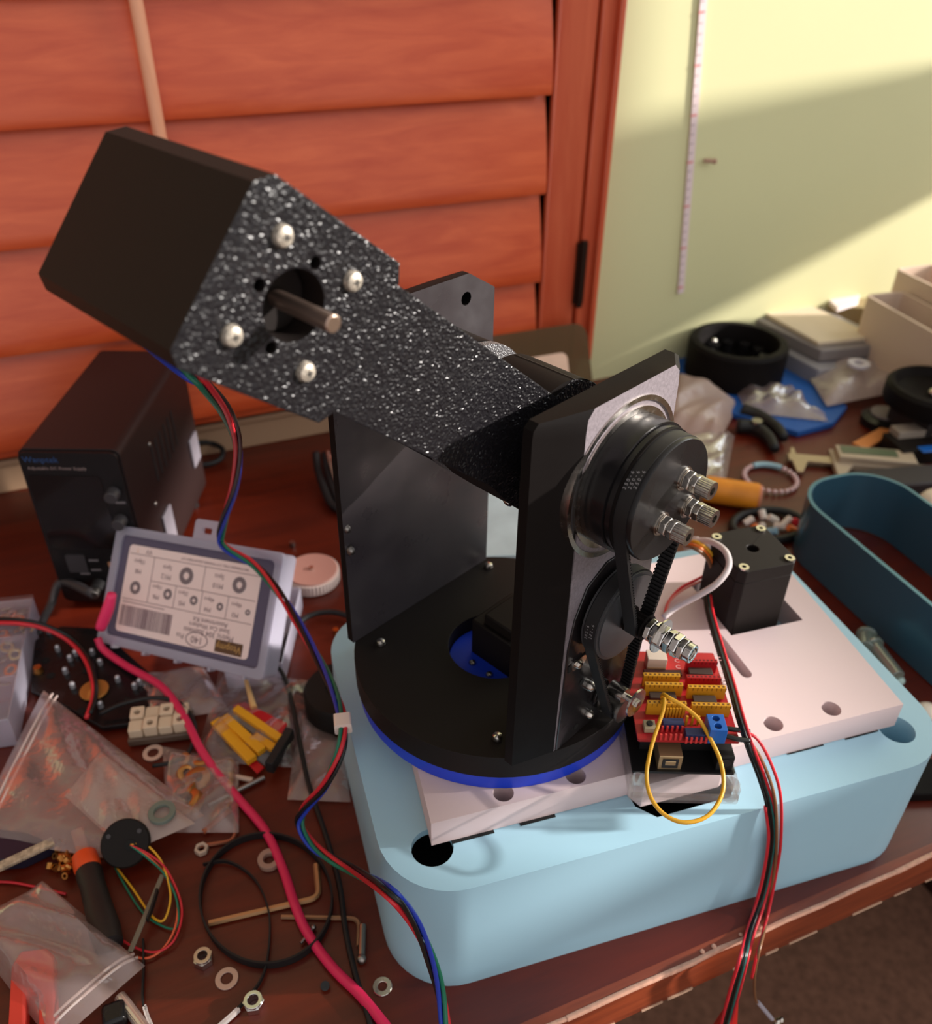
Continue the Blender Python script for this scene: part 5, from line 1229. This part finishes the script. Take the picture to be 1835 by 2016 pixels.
# black cable coil with coloured plugs
L = [P(1512+70*math.cos(2*PI*i/18), 1034-30*math.sin(2*PI*i/18), .005) for i in range(18)]
b = MB(); b.tube(smooth_path(L, 4, True), .0042, 10, True); tag(b.build('cable_coil', RUB, smooth=180), 'black cable coil behind the square black motor', 'cable')
for i, (px, py, m, lb) in enumerate(((1474, 1026, WHITEP, 'leftmost white plug in the cable coil'), (1502, 1014, WHITEP, 'tall white plug at the back of the cable coil'), (1522, 1022, WHITEP, 'white plug in the middle of the cable coil'), (1500, 1036, WHITEP, 'white plug beside the orange one in the cable coil'), (1535, 1036, WHITEP, 'round white plug at the front of the cable coil'), (1550, 1026, WHITEP, 'rightmost white plug in the cable coil'), (1488, 1042, W_ORG, 'orange plug lying at the front of the cable coil'), (1560, 1042, W_ORG, 'orange plug at the right of the cable coil'), (1566, 1027, W_RED, 'red plug at the right of the cable coil'), (1520, 1046, mat('plug_blue', (140, 176, 196), .4), 'pale blue plug at the front of the cable coil'))):
    c = P(px, py, .008); v = V(math.cos(i*1.3), math.sin(i*1.3), .5).normalized(); b = MB(); b.cyl(c-v*.005, c+v*.005, .0036, 12); tag(b.build('plug', m, bevel=.0006), lb, 'plug')
# blue black open tube
rz = .062
a = P(1612, 1008, rz); c = P(1850, 1206, rz); ex = (c-a); ex.z = 0; ex.normalize(); ey = Z_.cross(ex)
b0 = P(1660, 955, rz); dep = (b0-a).dot(ey)
o_ = V(a.x, a.y, 0)
sh = film('x', (0, 0, 0)) if 0 else mat('blue_silk', (76, 118, 140), .24, metal=.55)
b = MB(); b.prism(rrect(-.045, 0, .20, .105, .045, 10), .001, rz, o_, ex, ey, Z_, [rrect(-.0415, .0035, .1965, .1015, .0415, 10)])
tag(b.build('open_tube', sh, bevel=.0008), 'tall blue black open housing with rounded ends at the right', 'housing')
# bits near the right of the teal box
for i, (px, py, px2, py2) in enumerate(((1706, 1252, 1704, 1276), (1722, 1272, 1768, 1332))):
    b = MB(); a, c = P(px, py, .010), P(px2, py2, .010); b.cyl(a, c, .0055 if i else .0065, 16); b.cyl(a, a+(a-c).normalized()*.003, .008, 16)
    tag(b.build('clear_screw', film('clear_green', (176, 196, 184), .5, .4, .08, 40, .2), bevel=.0005), ['short clear plastic screw standing right of the teal box', 'long clear plastic screw lying along the right side of the teal box'][i], 'screw')
b = MB(); b.sphere(P(1772, 1340, .004), .0038, 8); tag(b.build('clear_bead', mat('bead_glass', (200, 226, 220), .1)), 'small glassy bead at the end of the long clear screw', 'bead')
b = MB(); b.sphere(P(1824, 1404, .009), .0085, 10); tag(b.build('white_ball', mat('ball_white', (236, 222, 206), .2)), 'small white ball right of the corner of the teal box', 'ball')
b = MB(); b.sphere(P(1846, 1000, .022), .020, 14); tag(b.build('large_white_ball', mat('ball_white', (236, 222, 206), .2)), 'larger white ball at the right edge behind the blue black housing', 'ball')
b = MB(); b.box(P(1795, 1535, .004), .05, .03, .008, dirv(-20), dirv(70)); tag(b.build('black_box', BLK, bevel=.0012), 'small flat black box behind the right corner of the teal box', 'box')
for i, (px, py) in enumerate(((1716, 965), (1748, 972), (1765, 985), (1802, 994), (1812, 1002))):
    b = MB(); b.sphere(P(px, py, .006), .0042-.0004*i, 7); tag(b.build('bright_bead', mat('bead_bright', (236, 232, 226), .15)), 'bright bead behind the rim of the blue black housing', 'bead', 'beads behind the housing')
# pale blue pouch behind the arm
b = flat_poly([(936, 962), (1030, 950), (1036, 1092), (944, 1096)], .002, .010); tag(b.build('pale_pouch', mat('pouch_blue', (206, 226, 232), .3, noise=(30, .12)), bevel=.001), 'pale blue glossy pouch seen between the two uprights', 'pouch')
GROUPS = {'plug': 'plugs in the cable coil', 'hex_key': 'hex keys on the desk', 'header_strip': 'header strips in the small clear bag', 'twin_wire': 'red and black wire pair', 'lead_wire': 'wires arching behind the cap screws', 'storage_bin': 'cream bins by the wall', 'terminal_lead': 'black leads of the terminal block', 'rod': 'thin rods below the small clear bag', 'clear_screw': 'clear screws beside the teal box'}
for ob in bpy.data.objects:
    k = ob.name.split('.')[0]
    if ob.parent is None and k in GROUPS and 'group' not in ob: ob['group'] = GROUPS[k]
# ---------------------------------------------------------------- tidy
for ob in bpy.data.objects:
    if '_o' in ob: del ob['_o']
